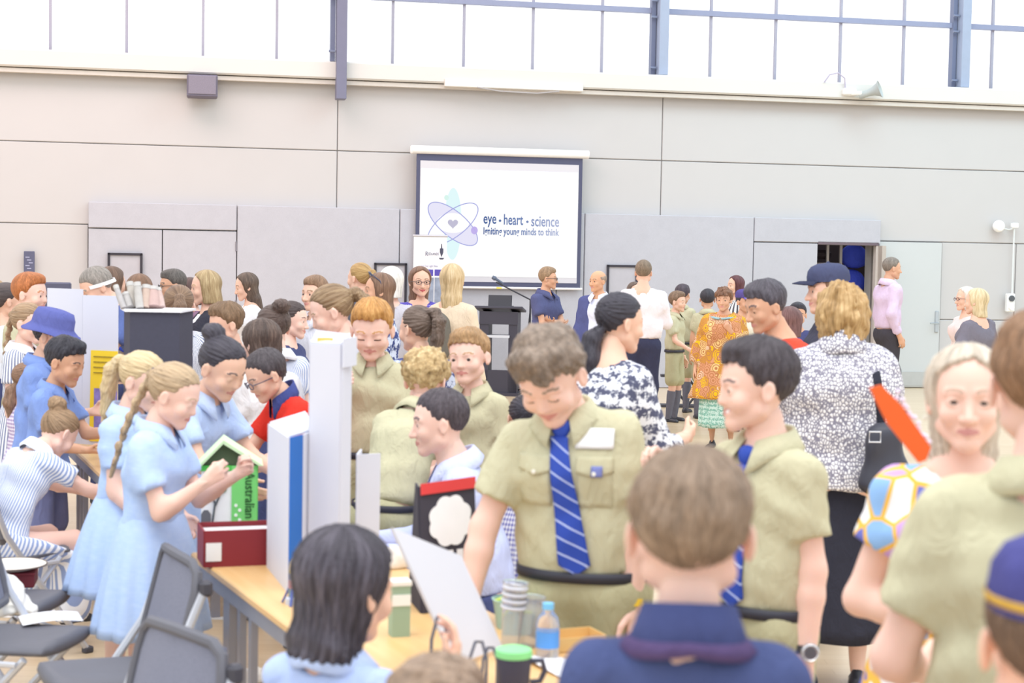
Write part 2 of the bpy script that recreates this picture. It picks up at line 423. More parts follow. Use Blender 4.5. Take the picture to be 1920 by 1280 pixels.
# ---------------------------------------------------------------- hair in head space
HAIR = {}
def smooth01(a, b, x): t = np.clip((x-a)/(b-a), 0, 1); return t*t*(3-2*t)
def hair_template(style, h, seed=0):
    key = (style, h, seed)
    if key in HAIR: return HAIR[key]
    low_bun = style == 'bun2'; cb = style == 'curlybob'; fringe = style == 'fringe'
    style = {'bun2': 'bun', 'curlybob': 'bob', 'fringe': 'crop'}.get(style, style)
    F = Field((-.72, -.72, -1.35 if style in ('long', 'pony', 'plait', 'lowpony', 'halfup', 'highpony') else -.4), (.72, 1.0, 1.32), h)
    tight = style in ('pony', 'plait', 'bun', 'lowpony', 'highpony')
    rs = random.Random(seed)
    if style in ('short', 'crop', 'quiff', 'curly', 'mop', 'recede'):
        top = {'short': .06, 'crop': .03, 'quiff': .09, 'curly': .12, 'mop': .11, 'recede': .03}[style]; side = {'short': .03, 'crop': .018, 'quiff': .025, 'curly': .07, 'mop': .06, 'recede': .02}[style]
        F.ell((0, .045, .635+top*.5), (.335+side, .42+side, .37+top*.55), k=0)
        if style in ('quiff', 'mop', 'short'): F.ell((0, -.17, .90), (.24, .20, .10+top*.4), k=.08)
    elif tight:
        F.ell((0, .045, .645), (.352, .437, .385), k=0)
    else:
        F.ell((0, .06, .64), (.395, .47, .415), k=0)
    X, Y, Z = F.ax[0][:, None, None], F.ax[1][None, :, None], F.ax[2][None, None, :]
    # hair line: keep above zl(y)
    y = F.ax[1]
    front = {'crop': .80, 'recede': .86, 'quiff': .80, 'short': .77, 'curly': .74, 'mop': .70}.get(style, .80)
    if style in ('short', 'crop', 'quiff', 'curly', 'mop', 'recede'):
        zl = np.interp(y, [-.5, -.30, -.2, -.13, -.08, .0, .10, .17, .3, .5], [front, front, front-.05, .62, .50, .50, .50, .32, .13, .12])
    elif tight:
        zl = np.interp(y, [-.5, -.30, -.18, -.08, .02, .10, .2, .3, .5], [.82, .82, .74, .56, .54, .50, .26, .12, .1])
    else:
        zl = np.interp(y, [-.5, -.30, -.18, -.10, .0, .5], [.93, .93, .74, .3, -.3, -.3])
    thin = {'mop': .05, 'curly': .05, 'quiff': .024, 'short': .028, 'crop': .02, 'recede': .02}.get(style, .016 if tight else 0.)
    tap = np.clip(1-(Z-zl[None, :, None])/.13, 0, 1)
    if style in ('mop', 'curly', 'quiff', 'short'): tap = tap*smooth01(-.34, -.2, Y)
    F.d = np.maximum(F.d+(tap*thin).astype(np.float32), ((zl[None, :, None]-Z)*.75).astype(np.float32))
    ctr, axis = (0., .12), 'z'
    if style in ('bob', 'long', 'halfup', 'straight'):
        zb = {'bob': .02, 'long': -.75, 'halfup': -.55, 'straight': -.12}[style]
        G = Field(F.lo, F.lo+F.h*(F.n-2), h)
        if G.d.shape != F.d.shape: G.d = np.full(F.d.shape, .5, np.float32); G.n = F.n; G.ax = F.ax
        wd = .40 if style in ('bob',) else .37
        G.cone((0, .10, .60), (0, .18, max(zb, -.32)), .36, .26 if style != 'bob' else .34, k=0, side=A3(1, 0, 0), w=wd/.34)
        if zb < -.1: G.cone((0, .30, -.05), (0, .36, zb), .17, .10, k=.12, side=A3(1, 0, 0), w=1.9)
        G.plane((0, 0, zb), (0, 0, -1))
        F.d = F.smin(F.d, G.d, .05)
        F.ell((0, -.47, .40), (.285, .43, .48), k=.03, carve=True); F.ell((.03, -.44, .66), (.13, .36, .31), k=.05, carve=True)   # open the face and part the hair
        F.cone((0, -.30, .1), (0, -.30, -.6), .26, .3, k=.04, carve=True)
    if style in ('pony', 'highpony'):
        z0 = .72 if style == 'pony' else .9
        pts = [(0, .42, z0), (0, .56, z0-.02), (0, .66, z0-.22), (.02, .64, z0-.6), (.03, .57, z0-1.0), (.03, .52, z0-1.42)]
        rr = [.09, .10, .13, .13, .10, .03]
        for i in range(5): F.cone(pts[i], pts[i+1], rr[i], rr[i+1], k=.05, side=A3(1, 0, 0), w=1.15)
    if style == 'lowpony':
        pts = [(0, .40, .30), (.02, .50, .16), (.03, .53, -.2), (.02, .5, -.6)]; rr = [.10, .15, .20, .10]
        for i in range(3): F.cone(pts[i], pts[i+1], rr[i], rr[i+1], k=.05, side=A3(1, 0, 0), w=1.25)
    if style == 'plait':
        for i in range(13):
            t = i/12; z = .68-1.55*t; yy = .47+.12*math.sin(t*2.2)-.02*t
            F.ell(((.035 if i % 2 else -.035), yy, z), (.085-.03*t, .075-.02*t, .09), k=.03)
        F.cone((0, .55, -.85), (0, .53, -1.15), .06, .02, k=.03)
    if low_bun: F.ell((0, .50, .45), (.16, .13, .15), k=.05)
    elif style == 'bun':
        F.ell((0, .40, .95), (.19, .19, .18), k=.04)
        for i in range(7):
            a = i/7*6.28; F.ell((.12*math.cos(a), .42+.11*math.sin(a), .97), (.08, .08, .1), k=.03)
    if fringe: F.ell((0, -.08, .98), (.42, .55, .38), k=.02, carve=True)
    if cb: F.ell((0, .12, .45), (.47, .50, .46), k=.08); F.ell((0, -.47, .40), (.3, .43, .48), k=.03, carve=True); F.wob(.04, 13, 3); F.wob(.016, 34, 8)
    X, Y, Z = F.ax[0][:, None, None], F.ax[1][None, :, None], F.ax[2][None, None, :]
    ph = np.arctan2(X, Z-.72) if tight else np.arctan2(X, Y-.12)
    if style in ('curly', 'mop'):
        F.wob(.034 if style == 'curly' else .022, 24 if style == 'curly' else 15, seed); F.wob(.022 if style == 'curly' else .012, 46, seed+5)
    elif h < .03:
        F.d += (.010*np.sin(ph*26+3*np.sin(Z*7+seed)+2*np.sin(Y*5))+.006*np.sin(ph*55+4*np.sin(Z*5))).astype(np.float32)
        if style in ('short', 'quiff'): F.wob(.009, 17, seed)
    V, Q = F.mesh(); x, y, z = V.T
    if tight: p = np.arctan2(x, z-.72); L = y
    else: p = np.arctan2(x, y-.12); L = z
    low = (y > .5) if tight else np.zeros(len(V), bool)
    st = np.stack([np.cos(p)*4, np.sin(p)*4, L*1.3], 1)
    st[low] = np.stack([x*14, y*14, z*1.5], 1)[low]
    if style in ('curly', 'mop'): st = np.stack([x*5, y*5, z*5], 1)
    elif style in ('short', 'crop', 'quiff', 'recede'): st = np.stack([np.cos(p)*6+x*6, np.sin(p)*6, L*5], 1)
    HAIR[key] = (V, Q, st); return HAIR[key]

# ---------------------------------------------------------------- hand template: wrist at 0, fingers -z, left hand, palm towards -x, thumb -y
HANDS = {}
def hand_template(pose, h):
    key = (pose, h)
    if key in HANDS: return HANDS[key]
    F = Field((-.75, -.55, -1.15), (.3, .35, .2), h)
    cu = {'relax': (18, 26, 18), 'fist': (80, 95, 60), 'hold': (48, 52, 35), 'flat': (4, 6, 4), 'point': (70, 90, 50)}[pose]
    F.cone((0, 0, .18), (0, -.0, -.02), .13, .13, k=.05, side=A3(0, 1, 0), w=1.2)
    F.cone((0, -.09, -.10), (-.01, -.14, -.42), .09, .075, k=.06); F.cone((0, .08, -.08), (-.01, .14, -.38), .085, .07, k=.06); F.cone((0, 0, -.1), (0, 0, -.42), .09, .08, k=.06)
    lens = [(.22, .15, .11), (.25, .17, .12), (.23, .16, .115), (.18, .12, .10)]
    for i, yy in enumerate((-.155, -.052, .052, .15)):
        p = A3(-.0, yy, -.44+(.03 if i in (0, 2) else 0)+(.08 if i == 3 else 0)); ang = 0; r = .056-.004*(i == 3); sp = (i-1.3)*.05
        cc = (6, 8, 5) if (pose == 'point' and i == 0) else cu
        for j in range(3):
            ang += math.radians(cc[j]*(1+.12*i)); q = p+lens[i][j]*A3(-math.sin(ang), sp*math.cos(ang), -math.cos(ang))
            F.cone(p, q, r, r*.88, k=.018); p = q; r *= .88
    tb = {'relax': [(-.06, -.17, -.16), (-.15, -.30, -.32), (-.19, -.33, -.48)], 'flat': [(-.05, -.17, -.16), (-.1, -.33, -.30), (-.12, -.40, -.45)]}.get(pose, [(-.08, -.15, -.16), (-.22, -.22, -.34), (-.30, -.15, -.46)])
    F.cone((-.03, -.09, -.08), tb[0], .085, .075, k=.05); F.cone(tb[0], tb[1], .07, .058, k=.03); F.cone(tb[1], tb[2], .058, .048, k=.02)
    HANDS[key] = F.mesh(); return HANDS[key]

# ------------------------------------------------------------------ people
def mixhex(a, b, t): return ''.join('%02x' % int(int(a[i:i+2], 16)*(1-t)+int(b[i:i+2], 16)*t) for i in (0, 2, 4))
ARMS = {'hang': ((.16, .03, -1), (.08, .22, -1)), 'table': ((.18, .5, -.8), (-.12, .9, -.35)), 'write': ((.12, .3, -1), (-.4, .9, .12)),
        'chin': ((.1, .45, -.85), (-.35, .3, .9)), 'cross': ((.12, .28, -1), (-1, .42, .05)), 'up': ((.3, .5, -.6), (-.1, .55, .8)),
        'back': ((.2, -.25, -1), (-.1, .05, -1)), 'bend': ((.25, .1, -1), (-.1, .8, -.2)), 'pocket': ((.3, -.22, -1), (-.15, .35, -1)), 'hip': ((.55, -.15, -.8), (-.6, .5, -.5))}
def skeleton(P):
    """unit height joints; x = person's left, -y = front"""
    hh = P['hh']; s = (1-hh-.026)/.842; J = {}
    lg = P['legs']; L = {}
    if lg == 'sit':
        hz = .285*s
        for q in (1, -1): L[q] = (A3(q*.052, .0, hz), A3(q*.075, -.235, hz+.0)*A3(1, 1, 1), A3(q*.07, -.22, .045))
    elif lg == 'kneel':
        hz = .27*s
        L[1] = (A3(.05, 0, hz), A3(.07, -.22, hz+.06), A3(.07, -.2, .045)); L[-1] = (A3(-.05, 0, hz), A3(-.06, -.14, .045), A3(-.06, .10, .04))
    elif lg == 'walk':
        hz = .51*s
        L[1] = (A3(.05, 0, hz), A3(.05, -.09, .285*s), A3(.045, -.12, .05)); L[-1] = (A3(-.05, 0, hz), A3(-.05, -.01, .285*s), A3(-.045, .15, .065))
    else:
        hz = .52*s; wd = .062 if lg == 'stand' else .085
        for q in (1, -1): L[q] = (A3(q*.05, 0, hz), A3(q*(wd-.004), -.012, .285*s), A3(q*wd, .012, .045))
    J['legs'] = L
    a, b = math.radians(P['lean']), math.radians(P['side'])
    def dirn(k): return roty(b*k) @ rotx(a*k) @ A3(0, 0, 1)
    tw = math.radians(P['twist']); Rt = rotz(tw)
    J['pel'] = A3(0, 0, hz+.025*s)
    J['wai'] = J['pel']+dirn(.75)*.095*s; J['che'] = J['wai']+dirn(1.0)*.125*s; J['upc'] = J['che']+dirn(1.15)*.06*s
    J['neckb'] = J['upc']+dirn(1.2)*.038*s+A3(0, .006, 0); up = dirn(1.1); J['up'] = up
    J['R'] = roty(b*1.1) @ rotx(a*1.1) @ Rt; J['sidev'] = J['R'] @ A3(1, 0, 0); J['frontv'] = J['R'] @ A3(0, -1, 0)
    bw = P['bw']
    for q in (1, -1):
        sh = J['upc']+J['sidev']*q*.088*s*bw-up*.008*s
        J['sh', q] = sh
        A = P['armL'] if q == 1 else P['armR']
        if isinstance(A, str): A = ARMS[A]
        u = A3(q*A[0][0], -A[0][1], A[0][2]); u /= np.linalg.norm(u); f = A3(q*A[1][0], -A[1][1], A[1][2]); f /= np.linalg.norm(f)
        if tw: u = Rt @ u; f = Rt @ f
        J['el', q] = sh+u*.168*s; J['wr', q] = J['el', q]+f*.148*s; J['hd', q] = f
        J['hpose', q] = A[2] if len(A) > 2 else 'relax'; J['hroll', q] = A[3] if len(A) > 3 else 0
    yw, pt, tl = [math.radians(v) for v in P['head']]
    nd = roty(b*.9) @ rotx(a*.9+math.radians(10)+pt*.35) @ A3(0, 0, 1)
    J['hp'] = J['neckb']+nd*(.046-.010*smooth01(12, 30, P['head'][1]))*s
    J['HR'] = Rt @ rotz(yw) @ roty(tl) @ rotx(pt)
    J['s'] = s
    return J
def head_pt(J, hh, p): return J['hp']+J['HR'] @ ((np.asarray(p, float)-A3(0, .10, .13))*hh)

def lod(Y):
    if Y < 4.9: return .0100, .0150, .030
    if Y < 9.2: return .0170, .0225, .046
    return .027, .029, .06
SHOE = {}
def shoe_mesh(colr):
    if colr not in SHOE:
        F = Field((-.3, -.85, -.05), (.3, .45, .45), .055)
        F.cone((0, .12, .12), (0, -.5, .08), .17, .15, k=.08, side=A3(1, 0, 0), w=.95); F.cone((0, .08, .12), (0, .05, .34), .16, .13, k=.12); F.ell((0, -.55, .06), (.17, .2, .1), k=.08)
        F.plane((0, 0, 0), (0, 0, -1)); V, Q = F.mesh()
        SHOE[colr] = mesh_np('shoe', V, Q, [plain(colr, .35, .5)])
    return SHOE[colr]
def fab_attr(V, J, H, P):
    c = J['pel']*H; R = rotx(-math.radians(P['lean'])); q = (V-c) @ R.T
    th = np.arctan2(q[:, 0], -q[:, 1]+.02); return np.stack([th*.105*H*P['bw'], q[:, 2]+c[2], q[:, 1]*.3], 1)

def torso(F, J, H, P, inf, lo=0.0, neck=True, shoulders=True):
    s = J['s']*H; sd = J['sidev']; bw, ft = P['bw'], P['fat']; fem = P['kind'] == 'fem'
    g = lambda v: J[v]*H
    wm = .92 if fem else 1.0
    F.cone(g('pel')-A3(0, 0, lo), g('wai'), .064*s*ft+inf, .054*s*ft*wm+inf, .05*s, sd, 1.42*bw)
    F.cone(g('wai'), g('che'), .054*s*ft*wm+inf, .063*s*ft+inf, .05*s, sd, 1.42*bw)
    F.cone(g('che'), g('upc'), .063*s*ft+inf, .042*s*ft+inf, .03*s, sd, 1.45*bw)
    if fem and P['bust'] > 0:
        for q in (1, -1): F.ell(g('che')+sd*q*.045*s+J['frontv']*.05*s*ft+J['up']*.0, A3(.042, .035, .04)*s*P['bust']+inf, .05*s)
    if shoulders:
        for q in (1, -1): F.cone(g('neckb')-J['up']*.026*s, J['sh', q]*H, (.026 if inf else .022)*s+inf*.8, (.030 if inf else .024)*s+inf*.9, .03*s)
    if neck: F.cone(g('neckb')-J['up']*.02*s, g('hp'), .036*s+inf, .032*s+inf, .04*s)
def bounds(J, H, m, keys=None):
    pts = [J[k] for k in ('pel', 'wai', 'che', 'upc', 'neckb', 'hp')]+[J[k, q] for k in ('sh', 'el', 'wr') for q in (1, -1)]+[p for q in (1, -1) for p in J['legs'][q]]
    pts = np.array(pts)*H; return pts.min(0)-m, pts.max(0)+m

def make_body(J, H, P, Y):
    hb, hd, hn = lod(Y); s = J['s']*H; ft = P['fat']
    lo, hi = bounds(J, H, .13*H); lo[2] = max(lo[2], -.01)
    F = Field(lo, hi, hb*1.3)
    torso(F, J, H, dict(P, fat=ft*.94), 0)
    am = P['arm']
    for q in (1, -1):
        sh, el, wr = J['sh', q]*H, J['el', q]*H, J['wr', q]*H
        F.cone(sh, el, .026*s*am, .0235*s*am, .012*s); mid = el+(wr-el)*.3; F.cone(el, mid, .0235*s*am, .0245*s*am, .015*s); F.cone(mid, wr, .0245*s*am, .0165*s*am, .01*s)
        hp, kn, an = [p*H for p in J['legs'][q]]
        F.cone(hp, kn, .050*s*ft, .032*s, .03*s); m2 = kn+(an-kn)*.3; F.cone(kn, m2, .031*s, .033*s, .02*s); F.cone(m2, an, .033*s, .020*s, .01*s)
    V, Q = F.mesh(); Vs, Qs, Ms = [V], [Q], [np.zeros(len(Q), int)]; n = len(V)
    def app(v, q, m):
        nonlocal n
        Vs.append(v); Qs.append(q+n); Ms.append(m); n += len(v)
    v, q, m = head_template(P['kind'] if P['kind'] in ('kid', 'fem') else 'man', P['eyes'], P['smile'], hd)
    hs = P['hh']*H; app(J['hp']*H+((v-A3(0, .10, .13))*hs*A3(P['hw'], 1, 1)) @ J['HR'].T, q, m)
    for k in (1, -1):
        v, q = hand_template(J['hpose', k], hn); v = v*A3(k, 1, 1)
        if k == -1: q = q[:, ::-1]
        f = J['hd', k]; R = between(A3(0, 0, -1), f) @ rotz(k*math.radians(J['hroll', k]))
        app(J['wr', k]*H+(v*.104*s*P['hand']) @ R.T, q, np.zeros(len(q), int))
    mats = [skinmat(P['skin']), plain(P['lip'], .5, .3), plain(mixhex(P['brow'], P['skin'], .35), .8, .1), plain('f2eeee', .3, .5, var=0), plain('3a2c28', .3, .6, var=0)]
    return mesh_np('body', np.concatenate(Vs), np.concatenate(Qs), mats, True, np.concatenate(Ms))

def make_top(J, H, P, Y, g):
    """g: mat, sleeve (0 none .. .62 short .. 1 elbow .. 2 wrist), hem (metres of H below pelvis), loose, open (front), neck"""
    hb = lod(Y)[0]; s = J['s']*H; t = g.get('loose', .007)*H; slv = g.get('sleeve', .62); am = P['arm']; hem = g.get('hem', -.02)*H
    lo, hi = bounds(J, H, .14*H); pz = J['pel'][2]*H
    if P['lean'] < 40: lo[2] = max(pz-max(hem, 0)-.08*H, min(lo[2] if False else 9, 9) if False else pz-max(hem, 0)-.08*H)
    lo[2] = min(lo[2], min(J['wr', 1][2], J['wr', -1][2], J['el', 1][2], J['el', -1][2])*H-.06*H) if slv > 0 else lo[2]
    F = Field(lo, hi, hb)
    torso(F, J, H, P, t, lo=max(hem, 0), neck=False)
    if hem > 0:
        F.cone(A3(.03, 0, pz), A3(.03, 0, pz-hem), .066*s*P['fat']+t, (.070+g.get('flare', 0))*s*P['fat']+t, .03, A3(1, 0, 0), 1.25*P['bw']); F.cone(A3(-.03, 0, pz), A3(-.03, 0, pz-hem), .066*s*P['fat']+t, (.070+g.get('flare', 0))*s*P['fat']+t, .03, A3(1, 0, 0), 1.25*P['bw'])
    F.plane(J['pel']*H-A3(0, 0, hem), A3(0, 0, -1) if hem > 0 else -(J['wai']-J['pel']))
    st = t*.9; fl = g.get('cuff', .008)*H
    for q in (1, -1):
        sh, el, wr = J['sh', q]*H, J['el', q]*H, J['wr', q]*H
        G = Field(np.minimum(np.minimum(sh, el), wr)-.1*H, np.maximum(np.maximum(sh, el), wr)+.1*H, hb)
        if slv <= 1:
            if slv <= 0: continue
            e = sh+(el-sh)*slv; G.cone(sh, e+(el-sh)*.2, .030*s*am+st, (.028*s*am+st+fl), .02*s); G.plane(e, el-sh)
        else:
            fr = slv-1; e = el+(wr-el)*fr
            G.cone(sh, el, .030*s*am+st, .026*s*am+st, .02*s); G.cone(el, e+(wr-el)*.1, .027*s*am+st, .020*s*am+st*.8+fl*.3, .02*s); G.plane(e, wr-el, .004)
        # merge the sleeve on the common lattice
        o = np.round((G.lo-F.lo)/hb).astype(int); G2 = Field(F.lo+o*hb, F.lo+o*hb+hb*(G.n-2), hb)
        sl = []; ok = True
        vals = G.d; a = o; b = o+np.array(vals.shape); a2 = np.maximum(a, 0); b2 = np.minimum(b, F.n)
        sub = vals[a2[0]-a[0]:b2[0]-a[0], a2[1]-a[1]:b2[1]-a[1], a2[2]-a[2]:b2[2]-a[2]]
        w_ = tuple(slice(a2[i], b2[i]) for i in range(3)); F.d[w_] = F.smin(F.d[w_], sub, .018*s)
    if g.get('wrinkle', 1): F.wob(.0045*g.get('wrinkle', 1), 30, P['seed']); F.wob(.0025*g.get('wrinkle', 1), 62, P['seed']+3)
    nb = J['neckb']*H; nk = g.get('neck', .044)*s
    F.cone(nb-J['up']*.004*s, nb+J['up']*.09*s+J['frontv']*.02*s, nk, nk*1.35, .008*s, carve=True)
    if g.get('vneck'): F.cone(nb+J['frontv']*.05*s+J['up']*.02*s, J['che']*H+J['frontv']*.10*s+J['up']*.03*s, .05*s, .012*s, .01*s, carve=True)
    if g.get('open'):
        F.cone(nb+J['frontv']*.07*s, J['pel']*H+J['frontv']*.13*s-A3(0, 0, hem), .045*s, .055*s*g['open'], .01*s, carve=True)
    V, Q = F.mesh(); return F, V, Q
def loft(rings, closed=True, cap0=False, cap1=False):
    n = len(rings[0]); V = np.concatenate(rings); Q = []
    for i in range(len(rings)-1):
        for k in range(n if closed else n-1): Q.append((i*n+k, i*n+(k+1) % n, (i+1)*n+(k+1) % n, (i+1)*n+k))
    return V, np.array(Q)
def make_skirt(J, H, P, z1, r1, pleats=14, amp=.06, z0=None, n=84, yoff=0., w0=None):
    """rings from the waist down to height z1 (metres); r1 hem radius (m)"""
    s = J['s']*H; p0 = J['wai']*H if z0 is None else (J['pel']*H+A3(0, 0, z0)); ra = (.058*s*P['fat']+.014*H) if w0 is None else w0; rings = []
    th = np.linspace(0, 2*math.pi, n, endpoint=False); rs = random.Random(P['seed'])
    for i in range(13):
        t = i/12; z = p0[2]+(z1-p0[2])*t; e = t**.8
        rd = ra+(r1-ra)*e; cx = p0[0]*(1-t); cy = p0[1]*(1-t)+yoff*t
        ph = rs.random()*0
        fold = 1+amp*smooth01(.05, .8, t)*(np.abs(np.sin(th*pleats/2+.3*np.sin(t*3)))-.5)*1.6+.02*t*np.sin(th*3+P['seed'])
        asp = 1.38*(1-t)+1.12*t
        rings.append(np.stack([cx+rd*asp*P['bw']*fold*np.sin(th), cy-rd*fold*np.cos(th), np.full(n, z)+.004*np.sin(th*5)*t], 1))
    inner = [A3(0, 0, 0)+r*A3(.985, .985, 1)+A3(0, 0, .0) for r in rings[::-1]][:3]
    return loft(rings+inner)
def make_legs(J, H, P, Y, mat_, frac, loose, name, parent):
    """trousers (frac 2) or shorts (frac<1)"""
    hb = lod(Y)[0]*1.15; s = J['s']*H; t = loose*H; ft = P['fat']
    lo, hi = bounds(J, H, .13*H); hi[2] = J['wai'][2]*H+.05; lo[2] = 0
    F = Field(lo, hi, hb)
    F.cone(J['pel']*H, J['wai']*H, .064*s*ft+t*.7, .056*s*ft+t*.5, .04*s, A3(1, 0, 0), 1.42*P['bw'])
    for q in (1, -1):
        hp, kn, an = [p*H for p in J['legs'][q]]
        if frac <= 1:
            e = hp+(kn-hp)*frac; F.cone(hp, e, .050*s*ft+t*.7, .042*s*ft+t*1.2, .012*s)
        else:
            F.cone(hp, kn, .053*s*ft+t, .034*s+t*1.2, .03*s); F.cone(kn, kn+(an-kn)*.93, .034*s+t*1.2, .024*s+t*1.6, .02*s)
    F.plane(J['pel']*H+(J['wai']-J['pel'])*H*.30, J['wai']-J['pel'])
    F.wob(.005, 26, P['seed']+9)
    V, Q = F.mesh()
    return link(name, mesh_np(name, V, Q, [mat_], attrs={'fab': fab_attr(V, J, H, P)}), parent)
def make_collar(J, H, P, mat_, parent, pts=.05, wide=.078, gap=.28, stand=.03):
    s = J['s']*H; c = J['neckb']*H; up, f, sd = J['up'], J['frontv'], J['sidev']; n = 40; rows = [[], [], [], [], []]
    for i in range(n+1):
        ph = gap+(2*math.pi-2*gap)*i/n; d = f*math.cos(ph)+sd*math.sin(ph); fr = math.exp(-(min(ph, 2*math.pi-ph)/.65)**2); bk = (1-math.cos(ph))/2; lat = abs(math.sin(ph))
        rows[0].append(c+d*.043*s-up*(.018*s)-up*fr*.012*s); rows[1].append(c+d*(.042*s)+up*(stand*s*(.55+.45*bk)-fr*.012*s))
        rows[2].append(c+d*(.048*s)+up*((stand+.002)*s*(.55+.45*bk)-fr*.012*s)); wd = wide*(1-.18*bk)
        rows[3].append(c+d*(wd*s)+up*((.004-.012*lat-pts*fr+.0*bk)*s)+d*fr*.012*s)
        rows[4].append(c+d*((wd-.005)*s)+up*((-.004-.012*lat-pts*fr)*s)+d*fr*.012*s)
    V, Q = loft([np.array(r) for r in rows], closed=False)
    return link('collar', mesh_np('collar', V, Q, [mat_], attrs={'fab': fab_attr(V, J, H, P)}), parent)
def ring_band(J, H, P, z, inf, hgt, mat_, name, parent, slope=0):
    s = J['s']*H; c = J['pel']*H+A3(0, 0, z); th = np.linspace(0, 2*math.pi, 48, endpoint=False); rings = []
    rx = (.066*s*P['fat']+inf)*1.42*P['bw']; ry = .066*s*P['fat']+inf
    for dz, k in ((-hgt/2, .97), (-hgt/2, 1.0), (hgt/2, 1.0), (hgt/2, .97)):
        rings.append(np.stack([c[0]+rx*k*np.sin(th), c[1]-ry*k*np.cos(th)-slope*0, np.full(48, c[2]+dz)], 1))
    V, Q = loft(rings+[rings[0]]); return link(name, mesh_np(name, V, Q, [mat_]), parent)
def front_y(F, x, z):
    i = int(round((x-F.lo[0])/F.h)); k = int(round((z-F.lo[2])/F.h)); i = min(max(i, 0), F.n[0]-1); k = min(max(k, 0), F.n[2]-1)
    c = F.d[i, :, k]; j = np.argmax(c < 0)
    if not (c < 0).any(): return None
    t = c[j-1]/(c[j-1]-c[j]) if j > 0 else 0; return F.lo[1]+F.h*(j-1+t)
def surf_patch(F, pts_fn, nu, nv, off, name, mat_, parent, side='front', thick=.004):
    """a cloth patch laid on the front of a garment: pts_fn(u,v)->(x,z)"""
    V = []
    for j in range(nv+1):
        for i in range(nu+1):
            x, z = pts_fn(i/nu, j/nv); y = front_y(F, x, z)
            if y is None: y = V[-1][1]+off if V else 0
            V.append((x, y-off, z))
    V = np.array(V); Yg = V[:, 1].reshape(nv+1, nu+1)
    for _ in range(2): Yg[1:-1] = (Yg[:-2]+Yg[1:-1]*2+Yg[2:])/4
    V[:, 1] = np.minimum(Yg.ravel(), V[:, 1]); W = V+A3(0, thick, 0); n = len(V); w_ = nu+1
    Q = [(j*w_+i, j*w_+i+1, (j+1)*w_+i+1, (j+1)*w_+i) for j in range(nv) for i in range(nu)]
    ed = [(i) for i in range(nu+1)]+[j*w_+nu for j in range(1, nv+1)]+[nv*w_+i for i in range(nu-1, -1, -1)]+[j*w_ for j in range(nv-1, 0, -1)]
    Q += [(ed[(k+1) % len(ed)], ed[k], ed[k]+n, ed[(k+1) % len(ed)]+n) for k in range(len(ed))]
    uv = np.array([(i/nu, j/nv, 0) for j in range(nv+1) for i in range(nu+1)])
    return link(name, mesh_np(name, np.concatenate([V, W]), Q, [mat_], attrs={'fab': np.concatenate([uv, uv])}), parent)
def tie_mat():
    if 'tie' not in MATS:
        t = NT('striped_tie'); sp = t.n('SeparateXYZ'); t.l(t.attr('fab'), sp.inputs[0])
        v = t.math('FRACT', t.math('SUBTRACT', t.math('MULTIPLY', sp.outputs[1], 8.5), t.math('MULTIPLY', sp.outputs[0], .9)))
        c = t.mix(t.math('LESS_THAN', v, .13), srgb('2f4cae'), srgb('b9c6ee')); MATS['tie'] = t.done(c, .6, .3)
    return MATS['tie']
def make_tie(F, J, H, P, parent, z1=None):
    s = J['s']*H; c = J['neckb']*H; z0 = c[2]-.034*s; z1 = J['pel'][2]*H+.03*H if z1 is None else z1; x0 = c[0]
    def fn(u, v):
        w_ = (.016+.014*v)*s if v < .93 else (.030*(1-v)/.07)*s
        if v < .05: w_ = .017*s
        return x0*(1-v)+(u-.5)*2*w_, z0+(z1-z0)*v
    o = surf_patch(F, fn, 6, 40, .012, 'tie', tie_mat(), parent, thick=.008)
    V = sphere_vq((0, 0, 0), 1, 8); k = c+J['frontv']*.052*s-J['up']*.022*s; v = V[0]*A3(.019, .014, .022)*s*A3(1, 1, 1); v[:, 0] *= 1+.35*v[:, 2]/(.022*s); v = v @ J['R'].T+k
    link('tie_knot', mesh_np('tie_knot', v, V[1], [tie_mat()], attrs={'fab': V[0]*.1}), o); return o
def add_glasses(J, H, P, parent, colr='2a2a30'):
    m = MB(); hs = P['hh']*H; T = lambda p: head_pt(J, P['hh'], p)*H; ez = .455 if P['kind'] == 'kid' else .49
    for s in (-1, 1):
        ring = [T((s*.145+.095*math.cos(a), -.435+.05*abs(math.cos(a))*0+abs(s*.145+.095*math.cos(a))*.12-.01, ez+.065*math.sin(a))) for a in np.linspace(0, 2*math.pi, 16, endpoint=False)]
        m.tube(ring, .011*hs, 5, closed=True)
        m.tube([T((s*.24, -.40, ez+.02)), T((s*.345, -.22, ez+.02)), T((s*.375, .05, ez+.01))], .011*hs, 5)
    m.tube([T((-.05, -.43, ez+.015)), T((.05, -.43, ez+.015))], .011*hs, 5)
    return m.build('glasses', plain(colr, .3, .5), parent, True)

